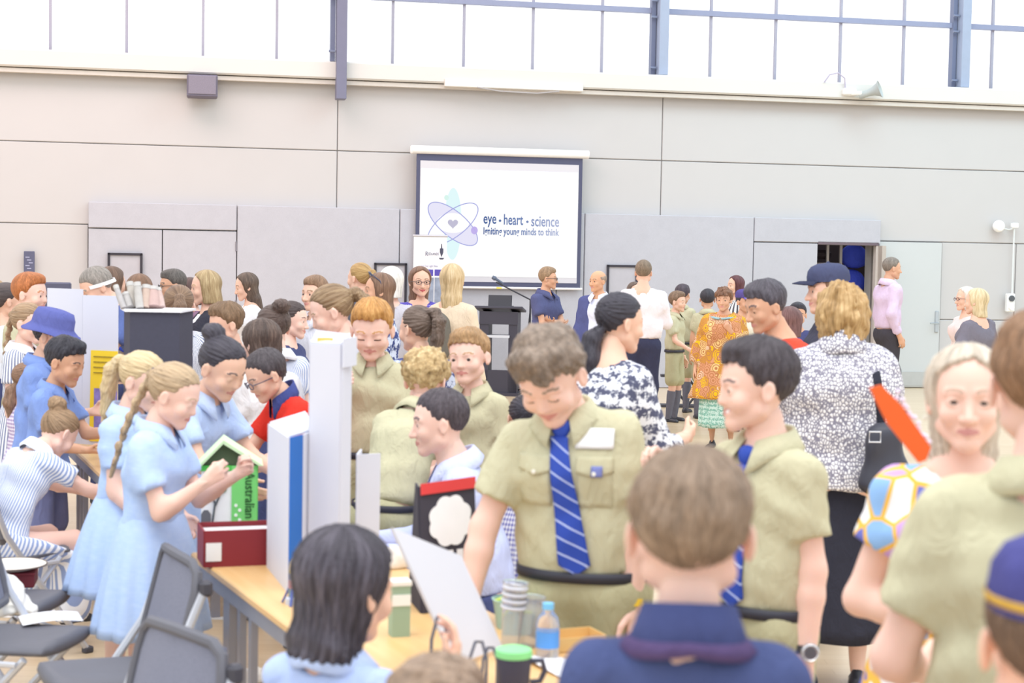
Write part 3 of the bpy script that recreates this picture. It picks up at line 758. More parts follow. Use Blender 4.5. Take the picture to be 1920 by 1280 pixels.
DEF = dict(kind='kid', hh=None, lean=0, side=0, twist=0, head=(0, 0, 0), armL='hang', armR='hang', legs='stand', bw=1., fat=1., arm=1., hand=1., hw=1., bust=1.,
           skin='eec3ad', lip='cf8f86', brow=None, eyes='down', smile=0, hair=('short', '6b5546'), top=None, bottom=None, shoes='33333c', collar=None, tie=None, belt=None, glasses=None, socks=None, seed=None, group=None, lift=0., parts=())
PEOPLE = []
def person(px, py, Y, yaw, label, **kw):
    P = dict(DEF); P.update(kw); i = len(PEOPLE)
    P['seed'] = P['seed'] if P['seed'] is not None else i*7+1
    if P['hh'] is None: P['hh'] = {'kid': .155, 'fem': .137, 'man': .135}[P['kind']]
    if P['hw'] == 1. and P['kind'] == 'kid': P['hw'] = 1.07
    if P['brow'] is None: P['brow'] = P['hair'][1] if P['hair'] else '8a7060'
    J = skeleton(P); target = at(px, py, Y)
    hair_t = {None: 0, 'crop': .02, 'recede': .02, 'curly': .09, 'mop': .08, 'quiff': .07, 'short': .05}.get(P['hair'][0] if P['hair'] else None, .04)
    top = max(head_pt(J, P['hh'], p)[2] for p in ((0, .045, 1+hair_t), (0, -.28, .9+hair_t), (0, .40, .85+hair_t), (0, .46, .65)))
    H = (target[2]-P['lift'])/top
    hc = head_pt(J, P['hh'], (0, .03, .6))*H
    ya = math.radians(yaw); Rz = rotz(ya); off = Rz @ hc
    root = empty('person', (target[0]-off[0], target[1]-off[1], P['lift']), ya)
    tag(root, label, 'person', P['group'])
    hb, hd, hn = lod(Y)
    link('body', make_body(J, H, P, Y), root)
    if P['hair']:
        V, Q, st = hair_template(P['hair'][0], hd*1.15, P['seed'] % 4)
        V = J['hp']*H+((V-A3(0, .10, .13))*P['hh']*H*A3(P['hw'], 1, 1)) @ J['HR'].T
        link('hair', mesh_np('hair', V, Q, [hairmat(*P['hair'][1:3])], attrs={'strand': st}), root)
    P['fields'] = {}
    tops = P['top'] if isinstance(P['top'], list) else [P['top']]
    for g in tops:
        if not g: continue
        F, V, Q = make_top(J, H, P, Y, g); nm = g.get('name', 'shirt')
        if 'skirt' in g:
            sk = dict(g['skirt']); v2, q2 = make_skirt(J, H, P, sk.pop('z')*H, sk.pop('r')*H, **sk); Q = np.concatenate([Q, q2+len(V)]); V = np.concatenate([V, v2])
        link(nm, mesh_np(nm, V, Q, [g['mat']], attrs={'fab': fab_attr(V, J, H, P)}), root); P['fields'][nm] = F
    b = P['bottom']
    if b:
        if b[0] == 'skirt':
            V, Q = make_skirt(J, H, P, b[2]*H, b[3]*H, **(b[4] if len(b) > 4 else {})); link('skirt', mesh_np('skirt', V, Q, [b[1]], attrs={'fab': fab_attr(V, J, H, P)}), root)
        else: make_legs(J, H, P, Y, b[1], {'shorts': .8, 'trousers': 2}[b[0]], b[2] if len(b) > 2 else .008, b[0], root)
    if P['collar']: make_collar(J, H, P, P['collar'] if not isinstance(P['collar'], tuple) else P['collar'][0], root, **(P['collar'][1] if isinstance(P['collar'], tuple) else {}))
    F0 = P['fields'].get('shirt')
    if P['tie'] and F0: make_tie(F0, J, H, P, root)
    if P['belt']: ring_band(J, H, P, .025*H, .0102*H, .019*H, plain('34343f', .5, .4), 'belt', root)
    if P['glasses']: add_glasses(J, H, P, root, P['glasses'])
    if P['shoes'] and H > .6:
        for q in (1, -1):
            kn, an = J['legs'][q][1]*H, J['legs'][q][2]*H
            o = link('shoe', shoe_mesh(P['shoes']), root); k = .145*H*J['s']/1.15; o.scale = (k, k, k); o.location = (an[0], an[1], max(an[2]-.047*H, 0)); o.rotation_euler = (0, 0, q*.12)
    if P['socks']:
        for q in (1, -1):
            kn, an = J['legs'][q][1]*H, J['legs'][q][2]*H; s = J['s']*H; m2 = kn+(an-kn)*.3; m = MB(); m.tube([kn+(an-kn)*.14, m2, an, an-A3(0, 0, .02*H)], [.034*s, .036*s, .024*s, .024*s], 14); m.build('sock', fabric(P['socks']), root, True)
    P.update(J=J, H=H, root=root, Y=Y); PEOPLE.append(P)
    for fn in P['parts']: fn(P)
    return P
def T_head(P, p): return head_pt(P['J'], P['hh'], p)*P['H']
def T_world(P, p): m = rotz(P['root'].rotation_euler[2]); return m @ np.asarray(p)+np.array(P['root'].location)

# ------------------------------------------------------------------ the hall
BETA = math.atan(.2); WO = np.array([0., 21.3, 0.]); WD = np.array([math.cos(BETA), math.sin(BETA), 0]); WN = np.array([math.sin(BETA), -math.cos(BETA), 0])
def W(px, py):
    """pixel -> (s along the end wall, height)"""
    d = _r*(px-960)/FPX + _u*(640-py)/FPX + _f0; c = np.array([0, 0, HCAM]); t = (WO-c).dot(WN)/d.dot(WN); p = c+d*t; return (p-WO).dot(WD), p[2]
def onwall(o): o.location = WO; o.rotation_euler = (0, 0, BETA); return o
def sx(px, py=300): return W(px, py)[0]
ZW, ZB, ZM, ZP, ZH = W(960, 131)[1], W(960, 163)[1], W(960, 292)[1], W(960, 396)[1], W(960, 437)[1]
ZT = 9.6
# floor
t = NT('timber_floor'); ob = t.obj()
br = t.n('TexBrick'); br.inputs['Scale'].default_value = 1; br.inputs['Brick Width'].default_value = 1.4; br.inputs['Row Height'].default_value = .085; br.inputs['Mortar Size'].default_value = .0025
br.inputs['Color1'].default_value = srgb('ddc6a4'); br.inputs['Color2'].default_value = srgb('d5bb95'); br.inputs['Mortar'].default_value = srgb('c4a882')
t.l(ob, br.inputs['Vector']); mp = t.n('Mapping'); mp.inputs['Scale'].default_value = (.7, 9, 1); t.l(ob, mp.inputs[0]); gr = t.noise(mp.outputs[0], 3, 5).outputs['Fac']
MF = t.done(t.mix(.35, br.outputs['Color'], t.mix(gr, srgb('ceb088'), srgb('ead6b8')), 'MIX'), .32, .5)
t.b.inputs['Coat Weight'].default_value = .35; t.b.inputs['Coat Roughness'].default_value = .22
m = MB(); m.box((0, 10, -.05), (44, 40, .1)); fl = m.build('floor', MF); tag(fl, kind='structure')
def courtline(a, b, wd, c, dz=[0]):
    dz[0] += .0006; z0 = .001; z1 = .002+dz[0]
    m = MB(); a = np.array(a); b = np.array(b); d = (b-a)/np.linalg.norm(b-a); n_ = np.array([-d[1], d[0]])*wd/2
    m.add([(a+n_).tolist()+[z0], (a-n_).tolist()+[z0], (b-n_).tolist()+[z0], (b+n_).tolist()+[z0], (a+n_).tolist()+[z1], (a-n_).tolist()+[z1], (b-n_).tolist()+[z1], (b+n_).tolist()+[z1]], [(0, 1, 2, 3), (4, 5, 6, 7), (0, 1, 5, 4), (1, 2, 6, 5), (2, 3, 7, 6), (3, 0, 4, 7)])
    o = m.build('court_line', plain(c, .3, .5), fl); return o
courtline((-8, 7.3), (8, 7.9), .06, 'f2efe9'); courtline((1.7, 3), (5.2, 14), .06, 'f0efec'); courtline((-8, 13.2), (9, 13.9), .05, 'f0efec'); courtline((2.3, 5.5), (7.6, 6.6), .05, 'e9e9ee')
# end wall: backing pieces round the store opening, panels in front
so0, so1 = sx(1527, 600), sx(1640, 600); zo = W(1580, 459)[1]
MW = plain('c3c0c0', .75, .2, var=.02, scale=2); MJ = plain('a9a5a3', .9, .1)
wall = empty('wall_back', WO, BETA); tag(wall, kind='structure')
m = MB(); m.box((so0/2-9, .24, ZW/2), (so0+18, .3, ZW)); m.box((so1/2+8, .24, ZW/2), (16-so1, .3, ZW)); m.box(((so0+so1)/2, .24, (zo+ZW)/2), (so1-so0, .3, ZW-zo)); m.build('wall_core', MJ, wall)
vs_ = [-18, sx(633), sx(1243), 16]
def wpanel(s0, s1, z0, z1, mat=MW, name='wall_panel', y=.075, th=.03):
    g = .005; mm = MB(); mm.box(((s0+s1)/2, y, (z0+z1)/2), (s1-s0-2*g, th, z1-z0-2*g), bev=.008); return mm.build(name, mat, wall)
for a, b in zip(vs_[:-1], vs_[1:]):
    wpanel(a, b, ZM, ZB+.05)
sl0, sl1, sr1 = sx(165, 560), sx(443, 560), sx(1645, 560)
wpanel(vs_[0], vs_[1], ZH, ZM); wpanel(vs_[1], vs_[2], ZP-.4, ZM); wpanel(vs_[2], vs_[3], ZH+.0, ZM)
wpanel(vs_[0], sl0, 0, ZH)
sd1 = sx(1765, 600)
wpanel(sd1, sx(1905, 600), W(1830, 600)[1], ZH); wpanel(sx(1905, 600), 16, W(1830, 600)[1], ZH); wpanel(sd1, 16, 0, W(1830, 600)[1])
# door in the right of the wall
door = empty('door_1', WO, BETA); tag(door, kind='structure')
m = MB(); m.box(((sr1+sd1)/2, .05, ZH/2), (sd1-sr1-.03, .06, ZH-.02), bev=.004); m.build('door_leaf', plain('c4c7c8', .6, .3, var=.01), door)
m = MB(); m.box(((sr1+sx(1742, 700))/2+.05, .015, .13), (sx(1742, 700)-sr1-.05, .012, .2)); m.build('kick_plate', plain('b9bcbc', .35, .5, .6), door)
hs, hz = W(1757, 603); m = MB(); m.box((hs, .012, hz), (.05, .03, .3), bev=.008); m.build('lock_plate', plain('b5bcc2', .3, .5, .7), door)
m = MB(); m.tube([(hs, 0, hz-.02), (hs, -.06, hz-.02), (hs-.13, -.06, hz-.02)], .011, 8); m.build('door_handle', plain('aeb6bc', .3, .5, .8), door, True)
# felt panels
t = NT('felt_panel'); ob = t.obj(); n1 = t.noise(ob, 260, 2).outputs['Fac']; n2 = t.noise(ob, 9, 4).outputs['Fac']
MFelt = t.done(t.mix(t.math('ADD', t.math('MULTIPLY', n1, .8), t.math('MULTIPLY', n2, .25)), srgb('a5a4ab'), srgb('c9c8d0')), .95, .05)
zc0, zc1 = W(305, 430)[1], W(1500, 455)[1]; smid = sx(775, 560); s1408 = sx(1408, 560)
def felt(s0, s1, z0, z1, name='felt_panel', y=-.03): return wpanel(s0, s1, z0, z1, MFelt, name, 0.0, .12)
felt(sl0, sl1, zc0, ZP); felt(sl1, smid-.2, 0, ZP); felt(smid-.2, sx(1040, 600), 0, ZP); felt(sx(1040, 600), sx(1091, 600), 0, ZP); felt(sx(1091, 600), s1408, 0, ZP); felt(s1408, sr1, zc1, ZP)
cup = empty('door_2', WO, BETA); tag(cup, kind='structure')
for a, b in ((sl0, sx(304, 560)), (sx(304, 560), sl1)):
    mm = MB(); mm.box(((a+b)/2, -.02, zc0/2), (b-a-.012, .05, zc0-.015), bev=.004); mm.build('cupboard_door', MFelt, cup)
for z in (.3, 1.0, 1.75):
    mm = MB(); mm.tube([(sl1-.006, -.05, z), (sl1-.006, -.05, z+.12)], .012, 8); mm.build('hinge', plain('8c8890', .4, .5, .5), cup)
sdoor = empty('door_3', WO, BETA); tag(sdoor, kind='structure')
mm = MB(); mm.box(((s1408+so0)/2, -.03, zc1/2), (so0-s1408-.012, .05, zc1-.015), bev=.004); mm.build('sliding_door', MFelt, sdoor)
mm = MB(); mm.box((so1+.03, .0, zo/2), (.06, .36, zo), bev=.004); mm.build('door_jamb', plain('b6aca4', .5, .3), sdoor)
mm = MB(); mm.box((sr1-.035, .0, zo/2), (.05, .1, zo), bev=.004); mm.build('door_post', plain('cfc6c0', .5, .3), sdoor)
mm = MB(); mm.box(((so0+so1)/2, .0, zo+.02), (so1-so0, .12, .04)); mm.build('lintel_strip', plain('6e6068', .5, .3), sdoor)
# storage room behind the opening
st_ = empty('wall_storage', WO, BETA); tag(st_, kind='structure')
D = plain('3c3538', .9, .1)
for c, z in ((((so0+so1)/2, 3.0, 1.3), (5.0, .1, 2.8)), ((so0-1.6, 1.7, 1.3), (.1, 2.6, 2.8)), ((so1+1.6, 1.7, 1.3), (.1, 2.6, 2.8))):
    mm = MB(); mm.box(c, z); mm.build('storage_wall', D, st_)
mm = MB(); mm.box((so0+.24, 1.5, 1.1), (.55, .2, 2.2), bev=.02); o = onwall(mm.build('gym_mat', plain('7a1620', .6, .3))); tag(o, 'maroon gym mat standing upright inside the store room', 'mat')
sh_ = empty('storage_rack', WO, BETA); tag(sh_, 'grey steel storage rack with dark gear inside the store room', 'rack')
for s_ in (so0+.12, so0+.42, so0+.62):
    mm = MB(); mm.box((s_, .62, 1.15), (.035, .035, 2.3)); mm.build('upright', plain('b9b4b0', .5, .4, .3), sh_)
for z in (.6, 1.25, 1.72, 2.1):
    mm = MB(); mm.box((so0+.37, .75, z), (.5, .3, .03)); mm.build('shelf', plain('8d8580', .5, .3), sh_)
for k, (z, w_) in enumerate(((1.36, .3), (1.82, .36), (2.2, .2))):
    mm = MB(); mm.box((so0+.36, .75, z+.03), (w_*.8, .22, .13), bev=.04); o = onwall(mm.build('sports_bag', plain('2b2428', .7, .2))); tag(o, ['dark sports bag on the lowest loaded shelf of the storage rack', 'wide dark sports bag on the middle loaded shelf of the storage rack', 'small dark sports bag on the top shelf of the storage rack'][k], 'bag', 'bags on the storage rack')
for k in range(6):
    F = Field((-.3, -.2, -.28), (.3, .2, .28), .03); F.ell((0, 0, 0), (.2, .14, .17), 0); F.ell((.04, 0, -.06), (.17, .13, .1), .06); V, Q = F.mesh()
    o = link('blue_cushion', mesh_np('blue_cushion', V, Q, [fabric('3f4fc0')])); onwall(o); o.location = (WO+WD*(so1-.14-.03*(k % 3))+np.array([0, .75, 2.2-.36*k])).tolist(); tag(o, 'glossy blue padded cushion in the pile by the store room jamb', 'cushion', 'blue cushions in the store room')
# clerestory windows
win = empty('window_1', WO, BETA); tag(win, kind='structure')
t = NT('daylit_panel'); em = t.n('Emission'); em.inputs[0].default_value = (.97, .985, 1, 1); em.inputs[1].default_value = 1.0
t.l(em.outputs[0], t.t.nodes['Material Output'].inputs[0]); MP = t.m
mx = [-18]+[sx(p, 60) for p in (-500, -350, -200, -50, 91, 236, 381, 521, 635, 741, 876, 1007, 1138, 1244, 1344, 1467, 1590, 1710, 1812, 1878)]+[16]
zr = W(1100, 9)[1]
for a, b in zip(mx[:-1], mx[1:]):
    for z0, z1 in ((ZW, zr), (zr, ZT)):
        mm = MB(); mm.box(((a+b)/2, .3, (z0+z1)/2), (b-a-.01, .03, z1-z0-.01)); mm.build('pane', MP, win)
for s_ in mx[1:-1]:
    mm = MB(); mm.box((s_, .27, (ZW+ZT)/2), (.035, .06, ZT-ZW)); mm.build('mullion', plain('9f9dac', .5, .3), win)
mm = MB(); mm.box((-1, .25, zr), (34, .1, .07)); mm.build('window_rail', plain('8d92ac', .5, .3), win)
beam = empty('trim_1', WO, BETA); tag(beam, kind='structure')
mm = MB(); mm.box((-1, .1, (ZB+ZW)/2), (34, .5, ZW-ZB), bev=.02); mm.build('sill_beam', plain('d3d0cc', .6, .3, var=.02, scale=2), beam)
mm = MB(); mm.box((-1, -.05, ZB-.04), (34, .1, .05)); mm.build('drip_edge', plain('cfc8c1', .6, .3), beam)
for p, z0, dp in ((635, W(635, 189)[1], -.18), (1244, ZW+.02, .13), (1812, ZW+.02, .13)):
    pc = empty('trim_2', WO, BETA); tag(pc, kind='structure'); s_ = sx(p, 60); wd = .13
    cc = '74748a' if p == 635 else '9aa4ba'
    mm = MB(); mm.box((s_+.02, dp, (z0+ZT)/2), (wd, .22, ZT-z0), bev=.006); mm.build('steel_post', plain(cc, .5, .4), pc)
    mm = MB(); mm.box((s_-.085, dp+.1, (max(z0, ZW)+ZT)/2), (.06, .12, ZT-max(z0, ZW))); mm.build('post_flange', plain('6f7690', .5, .4), pc)
    for z in (ZW+.12, zr-.1, zr+.12):
        mm = MB(); mm.tube([(s_-.14, dp-.02, z), (s_-.06, dp-.02, z)], .018, 6); mm.build('bolt', plain('757d96', .4, .5), pc)
# things on the wall
def wthing(name, px, py, label, cat): s_, z = W(px, py); o = empty(name, (WO+WD*s_+np.array([0, 0, z])).tolist(), BETA); tag(o, label, cat); return o
PX = 3000/21.6
sp = wthing('wall_speaker', 379, 165, 'dark grey box loudspeaker mounted high beside the sill beam', 'speaker')
mm = MB(); mm.box((0, -.16, 0), (.38, .26, .28), bev=.015); mm.build('cabinet', plain('6d6878', .6, .3), sp)
mm = MB(); mm.box((0, -.295, .01), (.34, .012, .23), bev=.004); mm.build('grille', plain('86808e', .8, .2, var=.3, scale=120), sp)
mm = MB(); mm.tube([(.18, -.1, .13), (.2, -.08, .24), (.17, -.02, .3), (.1, 0, .33)], .008, 6); mm.build('cable', plain('8d8890', .6, .2), sp, True)
hn_ = wthing('horn_speaker', 1598, 178, 'grey horn loudspeaker on a bracket under the clerestory', 'speaker')
hR = rotz(math.radians(55)) @ rotx(math.radians(72))
mm = MB(); mm.lathe([(.035, -.12), (.05, -.1), (.045, 0), (.06, .08), (.095, .15), (.125, .18), (.118, .182), (.085, .15), (.03, .05), (.0, .04)], (.1, -.28, .0), 22, hR); mm.build('horn', plain('b0b5b4', .5, .4), hn_, True)
mm = MB(); mm.box((-.12, -.12, .02), (.2, .2, .1), bev=.02); mm.tube([(-.1, -.2, 0), (.03, -.26, 0)], .03, 8); mm.build('bracket', plain('e8e6e4', .6, .3), hn_)
mm = MB(); mm.tube([(-.18+.0, -.18, .05), (-.2, -.2, .2), (-.3, -.2, .27), (-.42, -.2, .24), (-.48, -.16, .14)], .011, 6); mm.build('cable', plain('b7b0c4', .6, .2), hn_, True)
cd = wthing('cable_tray', 960, 162, 'long white cable tray fixed under the sill beam', 'cable tray')
mm = MB(); mm.box((0, -.12, 0), (1.85, .12, .1), bev=.006); mm.build('tray', plain('e2ddd7', .6, .3), cd); mm = MB(); mm.tube([(-.5, -.19, -.05), (-.2, -.2, -.09), (.3, -.2, -.1), (.6, -.19, -.06)], .01, 6); mm.build('cable', plain('a9a4a4', .6, .2), cd, True)
for px, py, lab in ((235, 497, 'black poster frame on the cupboard door behind the boards'), (731, 515, 'black poster frame beside the pull-up banner'), (1164, 518, 'black poster frame beyond the suited man')):
    f = wthing('poster_frame', px, py, lab, 'frame'); hw, hh_ = .2, .28
    for a, b in (((-hw, hh_), (hw, hh_)), ((-hw, -hh_), (hw, -hh_)), ((-hw, -hh_), (-hw, hh_)), ((hw, -hh_), (hw, hh_))):
        mm = MB(); mm.box(((a[0]+b[0])/2, -.075, (a[1]+b[1])/2-.14), (abs(a[0]-b[0])+.03, .025, abs(a[1]-b[1])+.03)); mm.build('frame_bar', plain('3b3840', .5, .3), f)
    mm = MB(); mm.box((0, -.065, -.14), (.38, .008, .54)); mm.build('insert', plain('b6b3ba', .4, .4), f)
f = wthing('wall_notice', 55, 491, 'narrow dark notice plate on the plain wall by the cupboard', 'sign'); mm = MB(); mm.box((0, -.012, 0), (.13, .02, .27), bev=.004); mm.build('plate', plain('5d5f78', .5, .3), f)
for k in range(5):
    mm = MB(); mm.box((-.02+.02*(k % 3), -.024, .06-.035*k), (.05, .003, .012)); mm.build('print', plain('a9abc6', .5, .3), f)
f = wthing('ceiling_sensor', 1870, 424, 'round white alarm sounder high on the wall by the door', 'alarm'); mm = MB(); mm.lathe([(.075, 0), (.085, .03), (.08, .07), (.06, .09), (0, .095)], (0, 0, 0), 24, rotx(math.pi/2)); mm.build('dome', plain('fbfbfb', .4, .4), f, True)
mm = MB(); mm.box((.25, -.03, .015), (.1, .06, .07), bev=.008); mm.build('junction_box', plain('f6f6f6', .5, .3), f)
mm = MB(); mm.tube([(.08, -.02, -.03), (.16, -.03, -.045), (.22, -.03, -.03), (.25, -.03, 0)], .009, 6); mm.tube([(.25, -.02, -.03), (.25, -.02, -.95)], .012, 6); mm.build('conduit', plain('dcdfe0', .6, .3), f, True)
f = wthing('wall_socket', 1891, 567, 'white wall switch box with round dark dial under the conduit', 'switch'); mm = MB(); mm.box((0, -.04, 0), (.12, .08, .26), bev=.012); mm.build('box', plain('eceeee', .5, .3), f)
mm = MB(); mm.lathe([(.042, 0), (.042, .02), (0, .022)], (0, -.08, .06), 18, rotx(math.pi/2)); mm.build('dial', plain('55585e', .4, .4), f, True); mm = MB(); mm.lathe([(.042, 0), (.042, .02), (0, .022)], (0, -.08, -.06), 18, rotx(math.pi/2)); mm.build('socket', plain('f4f4f4', .4, .4), f, True)
# projection screen
def text(body, size, loc, R, mat, parent, name='lettering', sx_=1., align='LEFT', ext=.001, bold=0.):
    c = bpy.data.curves.new('txt', 'FONT'); c.body = body; c.size = size; c.extrude = ext; c.align_x = align; c.resolution_u = 3; c.offset = bold
    o = bpy.data.objects.new('txt', c); col.objects.link(o); bpy.context.view_layer.update()
    me = bpy.data.meshes.new_from_object(o.evaluated_get(bpy.context.evaluated_depsgraph_get())); bpy.data.objects.remove(o); bpy.data.curves.remove(c)
    V = np.empty(len(me.vertices)*3); me.vertices.foreach_get('co', V); V = V.reshape(-1, 3)*A3(sx_, 1, 1)
    V = np.stack([V[:, 0], -V[:, 2], V[:, 1]], 1) @ np.asarray(R).T+np.asarray(loc); me.vertices.foreach_set('co', V.ravel()); me.materials.clear(); me.materials.append(mat); me.update()
    return link(name, me, parent)
I3 = np.eye(3)
scr = empty('projection_screen', (WO-WN*0).tolist(), BETA); tag(scr, 'white projection screen with navy border showing an atom logo and slogan', 'screen')
a0, z0 = W(779, 540); a1, z1 = W(1087, 296); _, zt = W(930, 286)
a0 = W(777, 420)[0]; a1 = W(1086, 420)[0]; z1 = W(930, 293)[1]; z0 = W(930, 537)[1]
yS = -.12
mm = MB(); mm.tube([(a0-.06, yS, z1+.05), (a1+.08, yS, z1+.05)], .055, 12); mm.box(((a0+a1)/2, yS+.03, z1+.05), (a1-a0+.16, .09, .11), bev=.015); mm.build('screen_case', plain('f2efee', .5, .3), scr, True)
mm = MB(); mm.box(((a0+a1)/2, yS, (z0+z1)/2), (a1-a0, .006, z1-z0)); mm.build('screen_cloth', plain('595b72', .8, .1, var=.04), scr)
MSw = plain('cfccd2', .8, .1, var=0)
b0, b1, y0, y1 = a0+.05, a1-.05, z0+.06, z1-.09
mm = MB(); mm.box(((b0+b1)/2, yS-.005, (y0+y1)/2), (b1-b0, .004, y1-y0)); mm.build('screen_face', MSw, scr)
mm = MB(); mm.box(((a0+a1)/2, yS, z0-.015), (a1-a0+.06, .03, .03), bev=.01); mm.build('screen_bar', plain('efecee', .5, .3), scr)
mm = MB(); mm.box((W(932, 544)[0], yS-.018, z0-.015), (.07, .004, .022)); mm.build('yellow_tag', plain('e8d44a', .5, .3), scr)
t = NT('projected_light'); em = t.n('Emission'); em.inputs[0].default_value = (1, 1, 1, 1); em.inputs[1].default_value = .68; t.l(em.outputs[0], t.t.nodes['Material Output'].inputs[0]); MProj = t.m
p0, p1 = y0+.07, y1-.1
mm = MB(); mm.box(((b0+b1)/2, yS-.009, (p0+p1)/2), (b1-b0-.01, .003, p1-p0)); img = mm.build('projected_slide', MProj, scr)
def glow(c, s_=.65):
    k = ('glow', c, s_)
    if k not in MATS:
        t = NT('projected_colour'); em = t.n('Emission'); em.inputs[0].default_value = srgb(c); em.inputs[1].default_value = s_; t.l(em.outputs[0], t.t.nodes['Material Output'].inputs[0]); MATS[k] = t.m
    return MATS[k]
lc, lz = W(846, 420); ppm = PX
def ellpts(cx, cz, ra, rb, ang, n=48): return [(cx+ra*math.cos(q)*math.cos(ang)-rb*math.sin(q)*math.sin(ang), cz+ra*math.cos(q)*math.sin(ang)+rb*math.sin(q)*math.cos(ang)) for q in np.linspace(0, 2*math.pi, n, endpoint=False)]
def flat(poly, y, mat, name): mm = MB(); mm.prism(poly, y, y-.0015); return mm.build(name, mat, img)
flat(ellpts(lc, lz, .115, .47, 0), yS-.0115, glow('e2fafc'), 'logo_shape')
flat(ellpts(lc-.0, lz, .40, .165, math.radians(-38)), yS-.0135, glow('e9e7fa'), 'logo_shape')
e2 = ellpts(lc, lz, .40, .165, math.radians(38))
flat(ellpts(lc, lz+.012, .215, .13, 0), yS-.0155, glow('ffffff'), 'logo_shape')
for ang, y in ((-38, -.0175), (38, -.019)):
    pts = ellpts(lc, lz, .40, .165, math.radians(ang)); mm = MB(); mm.tube([(p[0], yS+y, p[1]) for p in pts], .006, 4, closed=True); mm.build('logo_orbit', glow('a6aae2'), img)
for px, py, r, c in ((886, 432, .045, 'c4b4ee'), (834, 371, .03, 'd9f6ee')):
    q = W(px, py); flat(ellpts(q[0], q[1], r, r*1.15, 0, 20), yS-.021, glow(c), 'logo_dot')
hp_ = []
for q in np.linspace(0, 2*math.pi, 40, endpoint=False): hp_.append((lc+.068*math.sin(q)**3*1.0, lz+.005+.0042*(13*math.cos(q)-5*math.cos(2*q)-2*math.cos(3*q)-math.cos(4*q))))
flat(hp_, yS-.021, glow('c3c0d6'), 'logo_heart')
t = NT('slogan_print'); spx = t.n('SeparateXYZ'); t.l(t.obj(), spx.inputs[0]); s0_ = W(902, 420)[0]; s1_ = W(1046, 430)[0]
f = t.math('DIVIDE', t.math('SUBTRACT', spx.outputs[0], s0_), s1_-s0_); cc = t.ramp(f, [(0, srgb('3c5a98')), (.5, srgb('7288ba')), (1, srgb('b8c0e0'))]); em = t.n('Emission'); t.l(cc, em.inputs[0]); em.inputs[1].default_value = .62; t.l(em.outputs[0], t.t.nodes['Material Output'].inputs[0]); MTx = t.m
def fit_text(body, px0, px1, pyb, hgt, **k):
    s0, zb = W(px0, pyb); s1 = W(px1, pyb)[0]; o = text(body, hgt, (0, 0, 0), I3, MTx, img, bold=.0028, **k)
    V = np.empty(len(o.data.vertices)*3); o.data.vertices.foreach_get('co', V); V = V.reshape(-1, 3); x0, x1 = V[:, 0].min(), V[:, 0].max(); V[:, 0] = s0+(V[:, 0]-x0)*(s1-s0)/(x1-x0); V[:, 2] += zb; V[:, 1] += yS-.014; o.data.vertices.foreach_set('co', V.ravel()); o.data.update(); return o
fit_text('eye', 903, 927, 419, .2); fit_text('heart', 941, 977, 421, .2); fit_text('science', 992, 1044, 424, .2)
fit_text('Igniting young minds to think', 903, 1044, 439, .13)
for px, py in ((934, 414), (985, 416)):
    q = W(px, py); flat(ellpts(q[0], q[1], .017, .017, 0, 14), yS-.014, MTx, 'slogan_dot')
# pull-up banner
bn_Y = 20.4; bc = at(804, 640, bn_Y); bx0, bx1 = at(773, 500, bn_Y)[0], at(835, 500, bn_Y)[0]; bz = at(804, 442, bn_Y)[2]; bw_ = bx1-bx0
bn = empty('pull_up_banner', (bc[0], bn_Y, 0)); tag(bn, 'white pull-up banner with school crest in front of the screen edge', 'banner')
mm = MB(); mm.box((0, 0, bz/2+.03), (bw_, .006, bz-.06)); mm.build('banner_sheet', plain('f0eff4', .6, .2, var=.02), bn)
mm = MB(); mm.tube([(-bw_/2-.01, 0, bz), (bw_/2+.01, 0, bz)], .015, 8); mm.build('top_rail', plain('b9bac2', .3, .5, .6), bn, True)
mm = MB(); mm.box((0, 0, .05), (bw_+.06, .2, .1), bev=.03); mm.build('base_case', plain('c4c6cc', .3, .5, .5), bn)
MBn = plain('6f7086', .6, .2); bt = lambda px, py: (at(px, py, bn_Y)-np.array([bc[0], bn_Y, 0]))
p = bt(797, 478); text('R', .085, (p[0], -.006, p[2]-.012), I3, MBn, bn, sx_=.8); p = bt(803, 478); text('EDLANDS', .048, (p[0], -.006, p[2]), I3, MBn, bn, sx_=.64)
p = bt(790, 500); text('Let Your Light Shine', .042, (p[0], -.006, p[2]), I3, plain('a4a4be', .6, .2), bn, sx_=.6)
p = bt(828, 473); mm = MB(); mm.prism([(p[0]-.022, p[2]-.0), (p[0], p[2]-.06), (p[0]+.022, p[2]), (p[0]+.022, p[2]+.05), (p[0]-.022, p[2]+.05)], -.004, -.007); mm.prism([(p[0]-.008, p[2]+.05), (p[0]+.008, p[2]+.05), (p[0]+.004, p[2]+.11), (p[0]-.004, p[2]+.11)], -.004, -.007); mm.prism([(p[0]-.035, p[2]-.07), (p[0]+.035, p[2]-.07), (p[0]+.02, p[2]-.09), (p[0]-.02, p[2]-.09)], -.004, -.007); mm.build('crest', plain('4d4e60', .6, .2), bn)
for px0, px1 in ((802, 812), (815, 834)):
    q0, q1 = bt(px0, 505), bt(px1, 517); mm = MB(); mm.box(((q0[0]+q1[0])/2, -.006, (q0[2]+q1[2])/2), (q1[0]-q0[0], .003, q0[2]-q1[2])); mm.build('purple_block', plain('5a50a8', .6, .2), bn)
    q0, q1 = bt(px0, 520), bt(px1, 600); mm = MB(); mm.box(((q0[0]+q1[0])/2, -.006, (q0[2]+q1[2])/2), (q1[0]-q0[0], .003, q0[2]-q1[2])); mm.build('photo_print', plain('8f98ab', .6, .2, var=.6, scale=9), bn)
